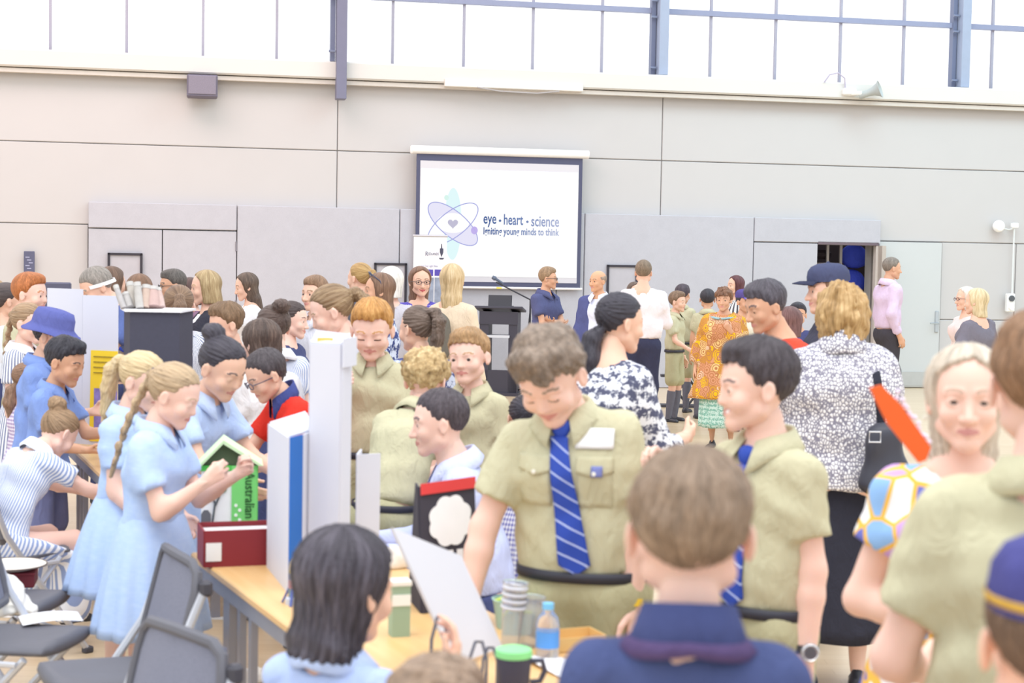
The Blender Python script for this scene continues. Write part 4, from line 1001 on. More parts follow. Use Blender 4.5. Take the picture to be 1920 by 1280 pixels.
# lectern, laptop, microphone
lY = 20.2; lc_ = at(936, 738, lY); LT = empty('lectern', (lc_[0], lY, 0), math.radians(-6)); tag(LT, 'black steel lectern with sloped top and open frame front', 'lectern')
kx = lY/3000; lz = at(936, 577, lY)[2]; hw_ = 36*kx
LM = plain('3f3d49', .5, .4)
mm = MB(); mm.box((0, 0, lz-.015), (hw_*2+.12, .5, .03), rotx(-.12), bev=.005); mm.build('top_board', LM, LT)
mm = MB(); mm.box((0, -.2, lz-.12), (hw_*2, .04, .16)); mm.build('apron', LM, LT)
for s_ in (-1, 1):
    mm = MB(); mm.box((s_*(hw_-.06), .0, lz/2-.02), (.11, .42, lz-.06)); mm.build('side_post', LM, LT)
mm = MB(); mm.box((0, -.18, .16), (hw_*2, .06, .32)); mm.build('kick_board', LM, LT)
mm = MB(); mm.box((0, -.1, lz-.35), (hw_*2-.2, .3, .03)); mm.build('shelf', plain('c9ccd4', .4, .4), LT)
mm = MB(); mm.box((0, 0, .02), (hw_*2+.05, .5, .04)); mm.build('base', LM, LT)
lp = empty('laptop', (lc_[0], lY+.02, lz+.005), math.radians(-6)); tag(lp, 'black laptop open on the lectern, lid towards the hall', 'laptop')
mm = MB(); mm.box((0, .05, .012), (.3, .2, .018), bev=.004); mm.build('base', plain('3b3b42', .4, .4), lp); mm = MB(); mm.box((0, -.075, .085), (.3, .01, .15), rotx(-.25), bev=.004); mm.build('lid', plain('35343c', .4, .4), lp)
ms = empty('microphone_stand', (at(993, 640, lY)[0], lY-.1, 0)); tag(ms, 'black boom microphone stand leaning over the lectern', 'microphone stand')
z_ = at(993, 562, lY)[2]; q = at(928, 522, lY-.1)-np.array(ms.location)
mm = MB(); mm.tube([(0, 0, .02), (0, 0, z_)], .012, 8); mm.build('pole', plain('34333c', .4, .4), ms, True)
mm = MB(); mm.tube([(.05, 0, z_-.02), tuple(q*.97+np.array([0, 0, .0]))], .009, 8); mm.build('boom', plain('34333c', .4, .4), ms, True)
mm = MB(); dq = q/np.linalg.norm(q); dq = (q-np.array([0, 0, z_])); dq /= np.linalg.norm(dq); mm.tube([q-dq*.12, q-dq*.02, q+dq*.0, q+dq*.04], [.014, .018, .03, .022], 10); mm.build('microphone', plain('5a6478', .4, .4), ms, True)
for k in range(3):
    a = k*2.094+.4; mm = MB(); mm.tube([(0, 0, .12), (.3*math.cos(a), .3*math.sin(a), .012)], .01, 6); mm.build('leg', plain('34333c', .4, .4), ms, True)
mm = MB(); mm.tube([(0, -.02, z_-.05), (-.02, -.05, z_-.3), (-.06, -.06, .5), (-.03, -.1, .05), (.2, -.3, .01)], .005, 5); mm.build('cable', plain('34333c', .6, .2), ms, True)
q = at(1078, 632, 19.5); pr = empty('data_projector', (q[0], 19.5, 0)); tag(pr, 'small white data projector on a low stand behind the polo shirt man', 'projector')
mm = MB(); mm.box((0, 0, q[2]), (.24, .26, .11), bev=.02); mm.build('case', plain('f1f1f4', .4, .4), pr); mm = MB(); mm.lathe([(.04, 0), (.04, .04), (.03, .04), (0, .035)], (.05, -.13, q[2]), 16, rotx(math.pi/2)); mm.build('lens', plain('4a4a55', .2, .5), pr, True)
mm = MB(); mm.box((0, 0, q[2]-.07), (.4, .35, .02)); mm.box((0, 0, (q[2]-.08)/2), (.05, .05, q[2]-.08)); mm.box((0, 0, .015), (.35, .35, .03)); mm.build('stand', plain('cfd0d6', .4, .4), pr)
q = at(97, 560, 12.5); tv = empty('dark_monitor', (q[0], 12.5, 0)); tag(tv, 'dark flat monitor on a floor stand behind the white board', 'monitor')
mm = MB(); mm.box((0, 0, q[2]), (.3, .05, .26), bev=.01); mm.build('screen', plain('5a5a70', .4, .4), tv); mm = MB(); mm.tube([(0, .03, 0.02), (0, .03, q[2])], .02, 8); mm.box((0, .03, .012), (.4, .35, .024)); mm.build('stand', plain('55555f', .4, .4), tv)

# ------------------------------------------------------------------ wardrobe
KH = fabric('c5c0a2'); KT = fabric('b4af8e'); SBL = fabric('839cd8'); WHT = fabric('f3f3f8'); NAVY = fabric('474e76'); BLK = fabric('3b3a45'); TAN = fabric('e2cdb4'); LIL = fabric('d9c3dc')
LBL = patfab('weave', 'a3bfee', 'c6d8f7', 150.); STR = patfab('stripe', 'f0f1f6', '8289a6', 480.); STR2 = patfab('stripe', 'f2f3f8', '98a9d2', 480.)
GING = patfab('check', 'f0f0fa', '7f7fc4', 330.); TWD = patfab('tweed', '8a8797', 'f2f0f4', 62.); BWP = patfab('blotch', '55576e', 'e6e7ee', 44.); KAF = patfab('medallion', 'cf9470', 'e6c286', 15., 'a6cdc6'); PATCH = patfab('patch', 'ffffff', 'aaaaff', 14.); DOT = patfab('dots', '5d55b0', 'a9a4dc', 55.); NPT = patfab('blotch', '3f4a80', 'c9d2e8', 30.)
def shirt(mat, **k): d = dict(mat=mat, sleeve=.66, name='shirt', hem=-.028); d.update(k); return d
def dress(mat, z=.3, r=.16, **k):
    d = dict(mat=mat, sleeve=.6, name='dress', skirt=dict(z=z, r=r)); d.update(k); return d
KHS = dict(kind='kid', top=shirt(KH), bottom=('trousers', KT, .010), collar=KH, belt=1)
def A(u, f, pose='relax', roll=0): return (u, f, pose, roll)
PALE, WARM, TAN_, BRN = 'ecc7b7', 'e6bda6', 'd6a88b', 'c59a80'
# parts attached to people
def band(q, name, colr, wd=.022, frac=.93, rad=.021):
    def f(P):
        J, H = P['J'], P['H']; s = J['s']*H; a = J['el', q]*H; b = J['wr', q]*H; d = (b-a)/np.linalg.norm(b-a); c = a+(b-a)*frac
        m = MB(); m.tube([c-d*wd*.5, c-d*wd*.45, c+d*wd*.45, c+d*wd*.5], [rad*s*.8, rad*s, rad*s, rad*s*.8], 14); m.build(name, plain(colr, .5, .4), P['root'], True)
    return f
def watch(q):
    def f(P):
        band(q, 'watch_strap', '3c3a42')(P); J, H = P['J'], P['H']; s = J['s']*H; a = J['el', q]*H; b = J['wr', q]*H; c = a+(b-a)*.93
        out = J['sidev']*q*.75-np.array([0, 1, 0])*.5; out /= np.linalg.norm(out); R = between(A3(0, 0, 1), out)
        m = MB(); m.lathe([(.021, 0), (.024, .004), (.024, .012), (.02, .015), (.018, .013), (0, .013)], c+out*.017*s, 20, R); m.build('watch_case', plain('c9c9cc', .25, .5, .7), P['root'], True)
        m = MB(); m.lathe([(.016, .0135), (0, .0142)], c+out*.017*s, 20, R); m.build('watch_face', plain('5b5b62', .3, .5), P['root'], True)
    return f
def strap(colr, x0, x1, name='bag_strap', wd=.03, back=True, side=1, th=.006, lo=.0):
    """a strap over one shoulder down the back or front of the top"""
    def f(P):
        J, H = P['J'], P['H']; s = J['s']*H; nm = [k for k in P['fields']][-1]; F = P['fields'][nm]; top = J['sh', side]*H; pts = []
        z1 = J['pel'][2]*H+lo*H
        for k in range(15):
            t = k/14; z = top[2]+.012*s-(top[2]-z1)*t; x = x0*s+(x1-x0)*s*t; i = int(round((x-F.lo[0])/F.h)); kk = int(round((z-F.lo[2])/F.h)); i = min(max(i, 0), F.n[0]-1); kk = min(max(kk, 0), F.n[2]-1)
            c = F.d[i, :, kk] < 0
            if not c.any(): continue
            j = (len(c)-1-np.argmax(c[::-1])) if back else np.argmax(c); pts.append(A3(x, F.lo[1]+F.h*(j+(.7 if back else -.7)), z))
        if len(pts) < 3: return
        pts = [pts[0]+A3(0, -.05*s if back else .05*s, .006)]+pts; pts = np.array(pts)
        for _ in range(2): pts[1:-1] = (pts[:-2]+2*pts[1:-1]+pts[2:])/4
        o = 1 if back else -1; L = []; 
        for p in pts:
            L.append([p+A3(-wd*s, o*.004, 0), p+A3(wd*s, o*.004, 0), p+A3(wd*s, o*(.004+th), 0), p+A3(-wd*s, o*(.004+th), 0)])
        V, Q = loft([np.array(r) for r in L]); link(name, mesh_np(name, V, Q, [fabric(colr)], smooth=False), P['root'])
    return f
def headgear(kind, colr, colr2=None):
    def f(P):
        J, H = P['J'], P['H']; hs = P['hh']*H; R = J['HR']; org = J['hp']*H; tr = lambda V: org+((np.asarray(V, float)-A3(0, .10, .13))*hs) @ R.T
        n = 40; th = np.linspace(0, 2*math.pi, n, endpoint=False); sx_, cy = np.sin(th), -np.cos(th)
        prof = {'cap': [(1.0, .70), (1.01, .80), (.96, .93), (.80, 1.03), (.5, 1.09), (.05, 1.11)], 'bucket': [(1.42, .56), (1.40, .55), (1.06, .70), (1.02, .74), (.99, .92), (.86, 1.06), (.5, 1.10), (.05, 1.11)]}[kind]
        rings = [tr(np.stack([.385*r*sx_, .05+.475*r*cy, np.full(n, z)+(.03*np.sin(th*3) if (kind == 'bucket' and r > 1.2) else 0)], 1)) for r, z in prof]
        V, Q = loft(rings); o = link('cap' if kind == 'cap' else 'sun_hat', mesh_np('hat', V, Q, [fabric(colr)]), P['root'])
        if kind == 'cap':
            L = []
            for i in range(9):
                u = -1+2*i/8; a = u*1.0; base = A3(.36*math.sin(a), .05-.46*math.cos(a), .72); tip = A3(.34*math.sin(a*.95), .05-.46*math.cos(a)-.36*(1-.45*u*u), .66+.05*(1-u*u)-.02)
                L.append([base, (base+tip)/2+A3(0, 0, .025), tip, tip-A3(0, 0, .02), (base+tip)/2+A3(0, 0, .0), base-A3(0, 0, .03)])
            V, Q = loft([tr(r) for r in L]); link('visor', mesh_np('visor', V, Q, [fabric(colr2 or colr)]), o)
            m = MB(); b = tr([(0, .05, 1.11)])[0]; m.lathe([(.02*hs*2, -.01*hs), (.035*hs, .02*hs), (0, .035*hs)], b, 10); m.build('button', fabric(colr), o, True)
    return f
def gold_band(P):
    J, H = P['J'], P['H']; hs = P['hh']*H; org = J['hp']*H; th = np.linspace(0, 2*math.pi, 40, endpoint=False); rings = []
    for r, z in ((1.03, .74), (1.035, .74), (1.035, .79), (1.03, .79)): rings.append(org+((np.stack([.385*r*np.sin(th), .05-.475*r*np.cos(th), np.full(40, z)], 1)-A3(0, .10, .13))*hs) @ J['HR'].T)
    V, Q = loft(rings); link('gold_band', mesh_np('gold_band', V, Q, [fabric('c9a04a')]), P['root'])
def hairtie(colr, p, r=.07):
    def f(P):
        J, H = P['J'], P['H']; hs = P['hh']*H; ring = [T_head(P, (p[0]+r*math.cos(a), p[1], p[2]+r*math.sin(a))) for a in np.linspace(0, 6.283, 14, endpoint=False)]; m = MB(); m.tube(ring, .028*hs, 6, closed=True); m.build('hair_tie', plain(colr, .7, .2), P['root'], True)
    return f
def shades(P):
    m = MB(); hs = P['hh']*P['H']
    for s in (-1, 1):
        ring = [T_head(P, (s*.13+.1*math.cos(a), -.25-.03*math.sin(a), 1.0+.06*math.sin(a))) for a in np.linspace(0, 6.283, 12, endpoint=False)]; m.tube(ring, .016*hs, 5, closed=True)
        m.tube([T_head(P, (s*.23, -.25, 1.0)), T_head(P, (s*.38, .0, .8)), T_head(P, (s*.38, .06, .6))], .014*hs, 5)
    m.build('sunglasses', plain('4a5068', .3, .5), P['root'], True)
def earring(P):
    for s in (-1, 1):
        m = MB(); c = T_head(P, (s*.385, .02, .30)); m.lathe([(0, -.006), (.006, 0), (0, .006)], c, 10); m.build('earring', plain('e4dfd2', .3, .6), P['root'], True)
def pockets(P):
    F = P['fields']['shirt']; J, H = P['J'], P['H']; s = J['s']*H; cx, cz = J['che'][0]*H, J['che'][2]*H
    for q in (-1, 1):
        x0 = cx+q*.055*s
        f = surf_patch(F, lambda u, v: (x0+(u-.5)*.066*s, cz+.03*s-v*(.028+.01*(1-abs(u-.5)*2))*s), 8, 5, .006, 'pocket_flap', KH, P['root'])
        surf_patch(F, lambda u, v: (x0+(u-.5)*.062*s, cz+.012*s-v*.075*s), 8, 8, .0025, 'pocket', KH, P['root'], thick=.003)
        y = front_y(F, x0, cz+.0*s); m = MB(); m.lathe([(.006, 0), (.006, .003), (0, .004)], (x0, y-.009, cz+.0*s), 12, rotx(math.pi/2)); m.build('button', plain('f0ede2', .4, .4), f, True)
    y0 = J['neckb'][2]*H
    surf_patch(F, lambda u, v: (J['neckb'][0]*H*(1-v)*.8+(u-.5)*.018*s, y0-.04*s-v*(y0-.04*s-J['pel'][2]*H-.02*H)), 3, 30, .003, 'button_placket', KH, P['root'], thick=.003)
def sticker(P):
    F = P['fields']['shirt']; J, H = P['J'], P['H']; s = J['s']*H; cx, cz = J['che'][0]*H+.052*s, J['che'][2]*H+.062*s
    surf_patch(F, lambda u, v: (cx+(u-.5)*.068*s, cz+(.5-v)*.036*s), 8, 4, .007, 'name_sticker', plain('f6f7fc', .5, .3), P['root'], thick=.002)
    surf_patch(F, lambda u, v: (cx+.008*s+(u-.5)*.02*s, cz-.058*s+(.5-v)*.02*s), 4, 4, .011, 'badge', plain('7d86c4', .5, .3), P['root'], thick=.002)
def tag_white(P):
    F = P['fields']['shirt']; J, H = P['J'], P['H']; s = J['s']*H; surf_patch(F, lambda u, v: (-.05*s+(u-.5)*.03*s, J['che'][2]*H+(.5-v)*.05*s), 3, 4, .006, 'name_tag', plain('e9eefa', .5, .3), P['root'], thick=.002)
def face_mask_strap(P):
    ring = [T_head(P, (.36*math.sin(a), .05-.44*math.cos(a), .56+.1*math.cos(a))) for a in np.linspace(.9, 2*math.pi-.9, 24)]; m = MB(); hs = P['hh']*P['H']
    L = [[p+P['J']['HR'] @ A3(0, 0, -.045)*hs, p+P['J']['HR'] @ A3(0, 0, .045)*hs] for p in ring]; L = [[a, b, b+(b-T_head(P, (0, .05, .56)))*.05, a+(a-T_head(P, (0, .05, .56)))*.05] for a, b in L]
    V, Q = loft([np.array(r) for r in L]); link('white_strap', mesh_np('white_strap', V, Q, [fabric('f4f4f6')], smooth=False), P['root'])
def backpack(P):
    J, H = P['J'], P['H']; s = J['s']*H; c = J['che']*H-J['frontv']*.13*s-A3(0, 0, .04*s)
    F = Field(c-.2, c+.2, .014); F.cone(c+A3(0, 0, .08), c-A3(0, 0, .10), .085, .10, .03, A3(1, 0, 0), 1.35); F.cone(c+A3(0, .06, -.02), c+A3(0, .06, -.09), .06, .07, .03, A3(1, 0, 0), 1.3); F.wob(.006, 30, 3); V, Q = F.mesh()
    link('backpack', mesh_np('backpack', V, Q, [fabric('6f6a62')]), P['root'])
def logo_band(P): ring_band(P['J'], P['H'], P, 0, .02, .02, NAVY, 'band', P['root'])
def lapels(P):
    F = P['fields']['jacket']; J, H = P['J'], P['H']; s = J['s']*H; z0 = J['neckb'][2]*H-.02*s; z1 = J['wai'][2]*H
    for q in (-1, 1):
        surf_patch(F, lambda u, v: (q*(.045+.0*v)*s+q*(u*.035*(1-v)*s)+q*.004*s, z0-.02*s-v*(z0-z1)), 4, 12, .006, 'lapel', P['lapel_mat'], P['root'])
def polo_trim(P):
    make_collar(P['J'], P['H'], P, fabric('5a4a72'), P['root'], pts=.04, wide=.080, gap=.4, stand=.012)
def hug_hat(P): pass
KHK = lambda **k: dict(KHS, **k)

# ------------------------------------------------------------------ the crowd, nearest first
person(1298, 838, 2.3, 176, 'child in navy polo shirt with its back turned at the near table end', kind='kid', top=shirt(fabric('4b5580'), sleeve=.66, neck=.032), bottom=('shorts', NAVY), collar=(fabric('444c78'), dict(stand=.045, wide=.07)), hair=('short', '8d7866'), skin=PALE, hh=.158, parts=(polo_trim,), armL=A((.2, .5, -.9), (-.1, .9, -.1)), armR=A((.2, .4, -.9), (-.1, .9, -.1)))
person(1968, 578, 2.75, 172, 'tall child in khaki shirt with its back turned beside the orange card', **KHK(hair=('short', '8b6a50'), skin=PALE, armL=A((.34, .1, -1), (-.25, .75, -.25)), armR='bend', bw=1.12, hh=.148, lean=2))
person(1992, 1030, 1.9, 170, 'child wearing navy cap with gold band below the tall khaki shirt', kind='kid', top=shirt(NAVY), bottom=('shorts', NAVY), hair=('crop', '6b5546'), hh=.16, hw=1.1, parts=(headgear('cap', '4a4a84'), gold_band))
person(818, 1234, 2.45, 172, 'seated child in khaki at the near table, only the crown showing', **KHK(hair=('mop', '8a7462'), lift=.1, legs='sit', armL='write', armR='write'))
person(648, 986, 3.3, 148, 'seated child in pale blue dress leaning on a hand at the near table', kind='kid', top=shirt(fabric('b4c6f0'), name='dress', hem=.06, flare=.02), bottom=('trousers', fabric('b4c6f0'), .02), collar=fabric('bccdf3'), lift=.09, legs='sit', hair=('straight', '403b44', '6a6470'), skin=WARM, head=(-12, 6, 0), hh=.17, hw=1.14, armL=A((.3, .3, -1), (-.1, .9, .1)), armR=A((.35, .55, -.75), (-.1, .35, .9)))
person(1815, 645, 3.5, -12, 'adult in patchwork print dress facing the camera behind the tall khaki shirt', kind='fem', top=dict(mat=PATCH, sleeve=.5, hem=.02, name='dress', loose=.008, neck=.055, skirt=dict(z=.2, r=.17)), hair=('straight', 'cdbfae', 'e6ddd2'), skin=PALE, eyes='open', lip='cf9390', brow='a8917e', hh=.145, armR=A((.34, .0, -1), (-.8, .5, -.1), 'hold'), armL=A((.2, .3, -1), (-.4, .8, .1)), parts=(earring,))
person(1030, 612, 4.4, -14, 'schoolchild in khaki shirt and striped blue tie looking down at the table', **KHK(hair=('mop', '7d6d60'), skin=PALE, eyes='closed', smile=1, head=(-14, 34, -6), side=-7, lean=3, tie=1, bw=1.08, fat=1.12, arm=1.08, hh=.156, armR=A((.36, .28, -1), (.12, .3, -1), 'relax'), armL=A((.2, .05, -1), (.02, .12, -1)), parts=(pockets, sticker, band(1, 'wrist_band', 'f0c83a'))))
person(1425, 630, 4.2, -52, 'smiling schoolchild in khaki with short blue tie and round wristwatch', **KHK(hair=('short', '443d42'), skin=PALE, eyes='open', smile=2, head=(-32, 2, 0), tie=1, hh=.156, fat=1.05, armL=A((.14, -.05, -1), (.06, .14, -1)), armR=A((.2, .3, -1), (.25, .35, .9), 'hold'), parts=(watch(1),)))
person(828, 728, 5.8, -84, 'crouching adult in pale lilac-blue dress shirt writing with a pen', kind='man', legs='kneel', lean=14, head=(0, 6, 0), top=shirt(fabric('c6cdf2'), sleeve=1.95), bottom=('trousers', NAVY), collar=(fabric('cdd4f6'), {}), hair=('crop', '4c444a'), skin=PALE, eyes='open', armL=A((.15, .45, -.85), (-.1, .95, -.05), 'hold'), armR=A((.15, .45, -.85), (-.1, .95, .0), 'hold'), hh=.142)
person(328, 680, 5.45, 78, 'child in pale blue check dress holding a small thing, beside the green box', kind='kid', top=dress(LBL, z=.33, r=.145), collar=(fabric('bcd0f4'), dict(wide=.07)), hair=('plait', 'b39a7c'), skin=PALE, lean=3, head=(6, 20, 0), armR=A((.1, .35, -.95), (-.1, .85, .62), 'hold'), armL=A((.05, .45, -.85), (-.2, .85, .55), 'hold'), parts=(hairtie('3a3a60', (0, .47, .70)), hairtie('33335c', (0, .56, -.35), .05)))
person(268, 658, 6.0, 72, 'child in pale blue check dress standing behind the one holding a small thing', kind='kid', top=dress(LBL, z=.35, r=.16), collar=fabric('bcd0f4'), hair=('pony', 'd0b78e', 'e4d2b0'), skin=PALE, lean=2, head=(0, 16, 0), armR=A((.1, .1, -1), (-.1, .6, -.5)), armL=A((.1, .1, -1), (-.1, .6, -.5)), parts=(hairtie('e6d8a0', (0, .50, .70)),))
person(418, 632, 6.35, 62, 'child in pale blue shirt bending over the green paper house', kind='kid', top=shirt(fabric('b9ccf2')), bottom=('skirt', LBL, .3, .15), collar=fabric('c3d3f4'), hair=('bun', '3f3b44'), skin=WARM, lean=16, head=(0, 24, 0), eyes='down', armL='table', armR='table', hh=.165)
person(498, 655, 6.85, -62, 'child in red polo shirt with navy collar bending over the table', kind='kid', top=shirt(fabric('dd3a2e')), bottom=('shorts', NAVY), collar=(fabric('46508a'), dict(wide=.06, stand=.04)), hair=('crop', '4b4448'), skin=WARM, lean=22, head=(0, 26, 0), armL='table', armR='table', glasses='4a4a60')
person(985, 738, 6.5, 160, 'small child in purple gingham dress behind the kneeling adult', kind='kid', top=dress(GING, z=.3, r=.16), hair=('lowpony', '38353e'), skin=WARM, head=(30, 5, 0))
person(800, 655, 6.4, 150, 'schoolchild in khaki bending over behind the crouching adult', **KHK(hair=('curly', 'b89a6c', 'dcc79a'), skin=PALE, lean=30, side=0, head=(10, 12, 0), armR='table', armL=A((.2, .5, -.8), (-.2, .9, -.2)), tie=0))
person(698, 560, 7.25, -2, 'schoolchild in khaki facing the camera, looking down at a raised fist', **KHK(hair=('quiff', 'c08a4c', 'dcb070'), skin=PALE, eyes='closed', head=(0, 16, 0), hh=.165, armR=A((.1, .2, -1), (-.2, .5, .9), 'fist'), armL=A((.2, .3, -1), (-.2, .9, .1))))
person(1580, 528, 6.55, 176, 'adult in grey flecked tweed jacket and long black skirt, back turned', kind='fem', bw=1.12, fat=1.25, top=dict(mat=TWD, sleeve=1.9, hem=.03, loose=.014, name='jacket', neck=.03), bottom=('skirt', fabric('32323d'), .135, .125, dict(pleats=5, amp=.05, z0=-.005, w0=.105)), collar=(TWD, dict(wide=.085, stand=.05, gap=.9)), hair=('curlybob', 'b08d5e', 'd2b384'), skin=PALE, armL=A((.15, .35, -1), (-.2, .9, .2)), armR=A((.22, .15, -1), (-.1, .9, .1)), parts=(strap('33343f', -.075, -.11, 'bag_strap', .010, True, -1),))
person(1162, 546, 6.05, 140, 'adult in black and white print top with navy shoulder strap, back turned', kind='fem', top=shirt(BWP, sleeve=1.6, hem=.04), bottom=('trousers', NAVY), hair=('lowpony', '39363f'), skin=WARM, fat=1.1, bw=1.05, lean=8, head=(-25, 6, 0), parts=(strap('3f4560', .055, .02, 'bag_strap', .02, True, 1),), armL=A((.25, .3, -1), (-.2, .9, .1)), armR=A((.25, .3, -1), (-.2, .9, .1)))
person(1437, 524, 7.2, -70, 'adult in red top with white shoulder strap leaning to look down', kind='man', top=shirt(fabric('e0503c')), bottom=('trousers', NAVY), hair=('short', '4f4a52'), skin=TAN_, lean=13, head=(0, 16, 0), eyes='down', parts=(strap('f4eee8', .06, .06, 'bag_strap', .02, True, 1),), armL=A((.1, .05, -1), (0, .15, -1)), armR=A((.1, .1, -1), (0, .2, -1)))
person(1553, 500, 8.0, -84, 'adult in dark navy cap and black top behind the tweed jacket', kind='man', top=shirt(fabric('3f3f4e'), sleeve=.8), bottom=('trousers', NAVY), hair=('crop', '8a6a54'), skin=WARM, smile=1, eyes='open', head=(0, 3, 0), bw=1.15, fat=1.15, parts=(headgear('cap', '4a4f6c', '3c3f55'),))
person(880, 613, 6.85, -18, 'schoolchild in khaki looking at the camera over the crouching adult', **KHK(hair=('short', 'a5825c'), skin=PALE, eyes='open', head=(-4, 0, -4), hh=.163, lip='cf8c84'))
person(622, 533, 7.6, -84, 'child in grey blazer with white collar looking down at the tall white stand', kind='kid', top=shirt(fabric('c9cad6'), sleeve=1.9), bottom=('skirt', NAVY, .3, .14), collar=fabric('f4f4fa'), hair=('pony', '8e7458', 'b39a78'), skin=PALE, head=(0, 20, 0), lean=6)
person(785, 571, 8.1, 205, 'child in dark print dress with its back turned, beyond the bending khaki shirt', kind='kid', top=dress(NPT, z=.3), hair=('highpony', '6b5a50', '8b7a70'), skin=WARM, head=(25, 0, 0))
person(112, 762, 7.0, 140, 'child in blue striped dress slumped forward on a folding chair', kind='kid', top=dict(mat=STR2, sleeve=.62, name='dress', hem=.03, flare=.01), bottom=('trousers', STR2, .03), legs='sit', lift=.11, lean=30, head=(0, 40, 0), hair=('bun', '9a7e62'), skin=PALE, collar=fabric('eef0f8'), armR=A((.15, .75, -.5), (-.1, .95, -.3)), armL=A((.15, .75, -.5), (-.1, .95, -.3)))
person(122, 630, 7.65, 78, 'child in royal blue shirt reaching towards the yellow poster board', kind='kid', top=dict(mat=SBL, sleeve=.66, name='shirt', hem=.05, flare=.01), bottom=('shorts', fabric('70759c')), collar=SBL, hair=('short', '34323a'), skin=TAN_, eyes='down', lean=7, head=(0, 14, 0), hh=.17, armR=A((.15, .3, -1), (-.1, .9, -.1), 'relax', 60), armL=A((.1, .5, -.8), (-.1, .95, .15), 'relax', 60), parts=(tag_white,))
person(98, 586, 8.05, 95, 'child in wide blue sun hat and royal blue shirt', kind='kid', top=dict(mat=SBL, sleeve=.66, name='shirt', hem=.05, flare=.01), bottom=('shorts', fabric('70759c')), collar=SBL, hair=('crop', '3a3640'), skin=WARM, lean=5, head=(-10, 14, 0), hh=.16, parts=(headgear('bucket', '6167a6'),), armR='hang', armL='write')
person(52, 566, 8.95, 78, 'child in grey striped dress with white collar by the left edge', kind='kid', top=dress(STR, z=.3, r=.15), collar=(fabric('f4f4fa'), dict(wide=.085)), hair=('plait', 'a08468'), skin=PALE, head=(0, 4, 0), armL='write', armR='hang', parts=(hairtie('f0f0f4', (0, .57, -.25), .06),))
person(50, 678, 8.45, 120, 'small child in purple check dress between the blue shirt and the striped dress', kind='kid', top=dress(patfab('check', 'f2eef8', '9a7fb4', 330.)), hair=('lowpony', '8a6c58'), skin=PALE)
person(55, 510, 9.7, 72, 'schoolchild in khaki with a hand on the chin behind the striped dress', **KHK(hair=('short', 'b06a3c'), skin=PALE, eyes='open', armR=A((.1, .4, -.9), (-.3, .5, .85), 'fist'), head=(8, 0, 0)))
person(12, 528, 10.25, 120, 'child in white shirt with its back turned at the left edge', kind='kid', top=shirt(fabric('e3e9f8')), bottom=('skirt', NAVY, .3, .14), hair=('pony', '4e4444'), skin=WARM)
person(-14, 522, 10.95, 100, 'child in pale shirt cut off by the left edge of the picture', kind='kid', top=shirt(fabric('dfe5f4')), bottom=('skirt', NAVY, .3, .14), hair=('bob', 'a68a68'), skin=PALE)
person(490, 598, 7.65, 215, 'child in white blouse with its back turned behind the red polo shirt', kind='kid', top=shirt(fabric('f5f5f9')), bottom=('skirt', NAVY, .3, .14), hair=('halfup', '54453f', '7a675c'), skin=PALE, lean=8, head=(12, 12, 0))
person(445, 660, 6.95, 20, 'child in navy and red sports shirt reaching across the table', kind='kid', top=shirt(fabric('3f51a0'), sleeve=.8), bottom=('shorts', NAVY), hair=('short', '4b4448'), skin=TAN_, lean=20, head=(0, 20, 0), armL='table', armR='table') if False else None
person(513, 570, 8.2, 210, 'child in pale blue striped dress with white collar, back turned', kind='kid', top=dress(STR2, z=.3), collar=(fabric('f4f4fa'), dict(wide=.085)), hair=('bun', '5a4a44'), skin=PALE, head=(10, 8, 0))
person(548, 563, 8.85, 78, 'teenager in navy blazer smiling towards the tall white stand', kind='fem', bust=.6, top=shirt(fabric('474d74'), sleeve=1.9), bottom=('trousers', NAVY), hair=('bun2', '4b3f3e'), skin=PALE, eyes='open', smile=1, head=(5, 6, 0))
person(425, 565, 8.75, -62, 'child in white shirt with its face half hidden behind the pale blue shirt', kind='kid', top=shirt(WHT), bottom=('trousers', NAVY), hair=('short', '7a6048'), skin=WARM, head=(0, 10, 0))
person(335, 532, 9.3, 215, 'child in white striped blouse with its back turned behind the black box', kind='kid', top=shirt(STR), bottom=('skirt', NAVY, .3, .14), hair=('pony', '7d6350', 'a08468'), skin=PALE, head=(-20, 0, 0))
person(180, 500, 9.6, -60, 'adult in blue tee shirt with white mask strap stooping over the white board', kind='man', top=shirt(fabric('5f70a8')), bottom=('trousers', NAVY), hair=('crop', '8d857e'), skin=WARM, lean=34, head=(0, 30, 0), parts=(face_mask_strap,), armL='table', armR='table')
person(210, 499, 10.9, 140, 'adult in grey top standing behind the stooping blue tee shirt', kind='fem', top=shirt(fabric('8a8a96'), sleeve=1.9), bottom=('trousers', NAVY), hair=('bob', '6a5244'), skin=WARM)
person(262, 513, 10.4, 170, 'adult in brown top half hidden behind the white sticks', kind='fem', top=shirt(fabric('9a8a80'), sleeve=1.9), bottom=('trousers', NAVY), hair=('bob', '7a5c48'), skin=WARM)
person(325, 504, 11.3, -72, 'adult in charcoal suit and glasses behind the black box', kind='man', top=shirt(fabric('5a5a68'), sleeve=1.95, hem=.05), bottom=('trousers', BLK), collar=WHT, hair=('short', '5a5450'), skin=TAN_, glasses='3a3a40', eyes='open', head=(8, 4, 0))
person(386, 506, 10.5, -72, 'adult in black cardigan over a white top, holding a toy bottle', kind='fem', top=[shirt(WHT, sleeve=.5), dict(mat=BLK, sleeve=1.95, hem=.05, loose=.013, open=1.2, name='jacket')], bottom=('trousers', BLK), hair=('bob', 'a98f68', 'd0bb92'), skin=WARM, eyes='open', smile=1, head=(0, 4, 0), armL=A((.1, .5, -.9), (-.1, .95, .1), 'hold'), armR=A((.1, .4, -.9), (-.3, .9, .1)))
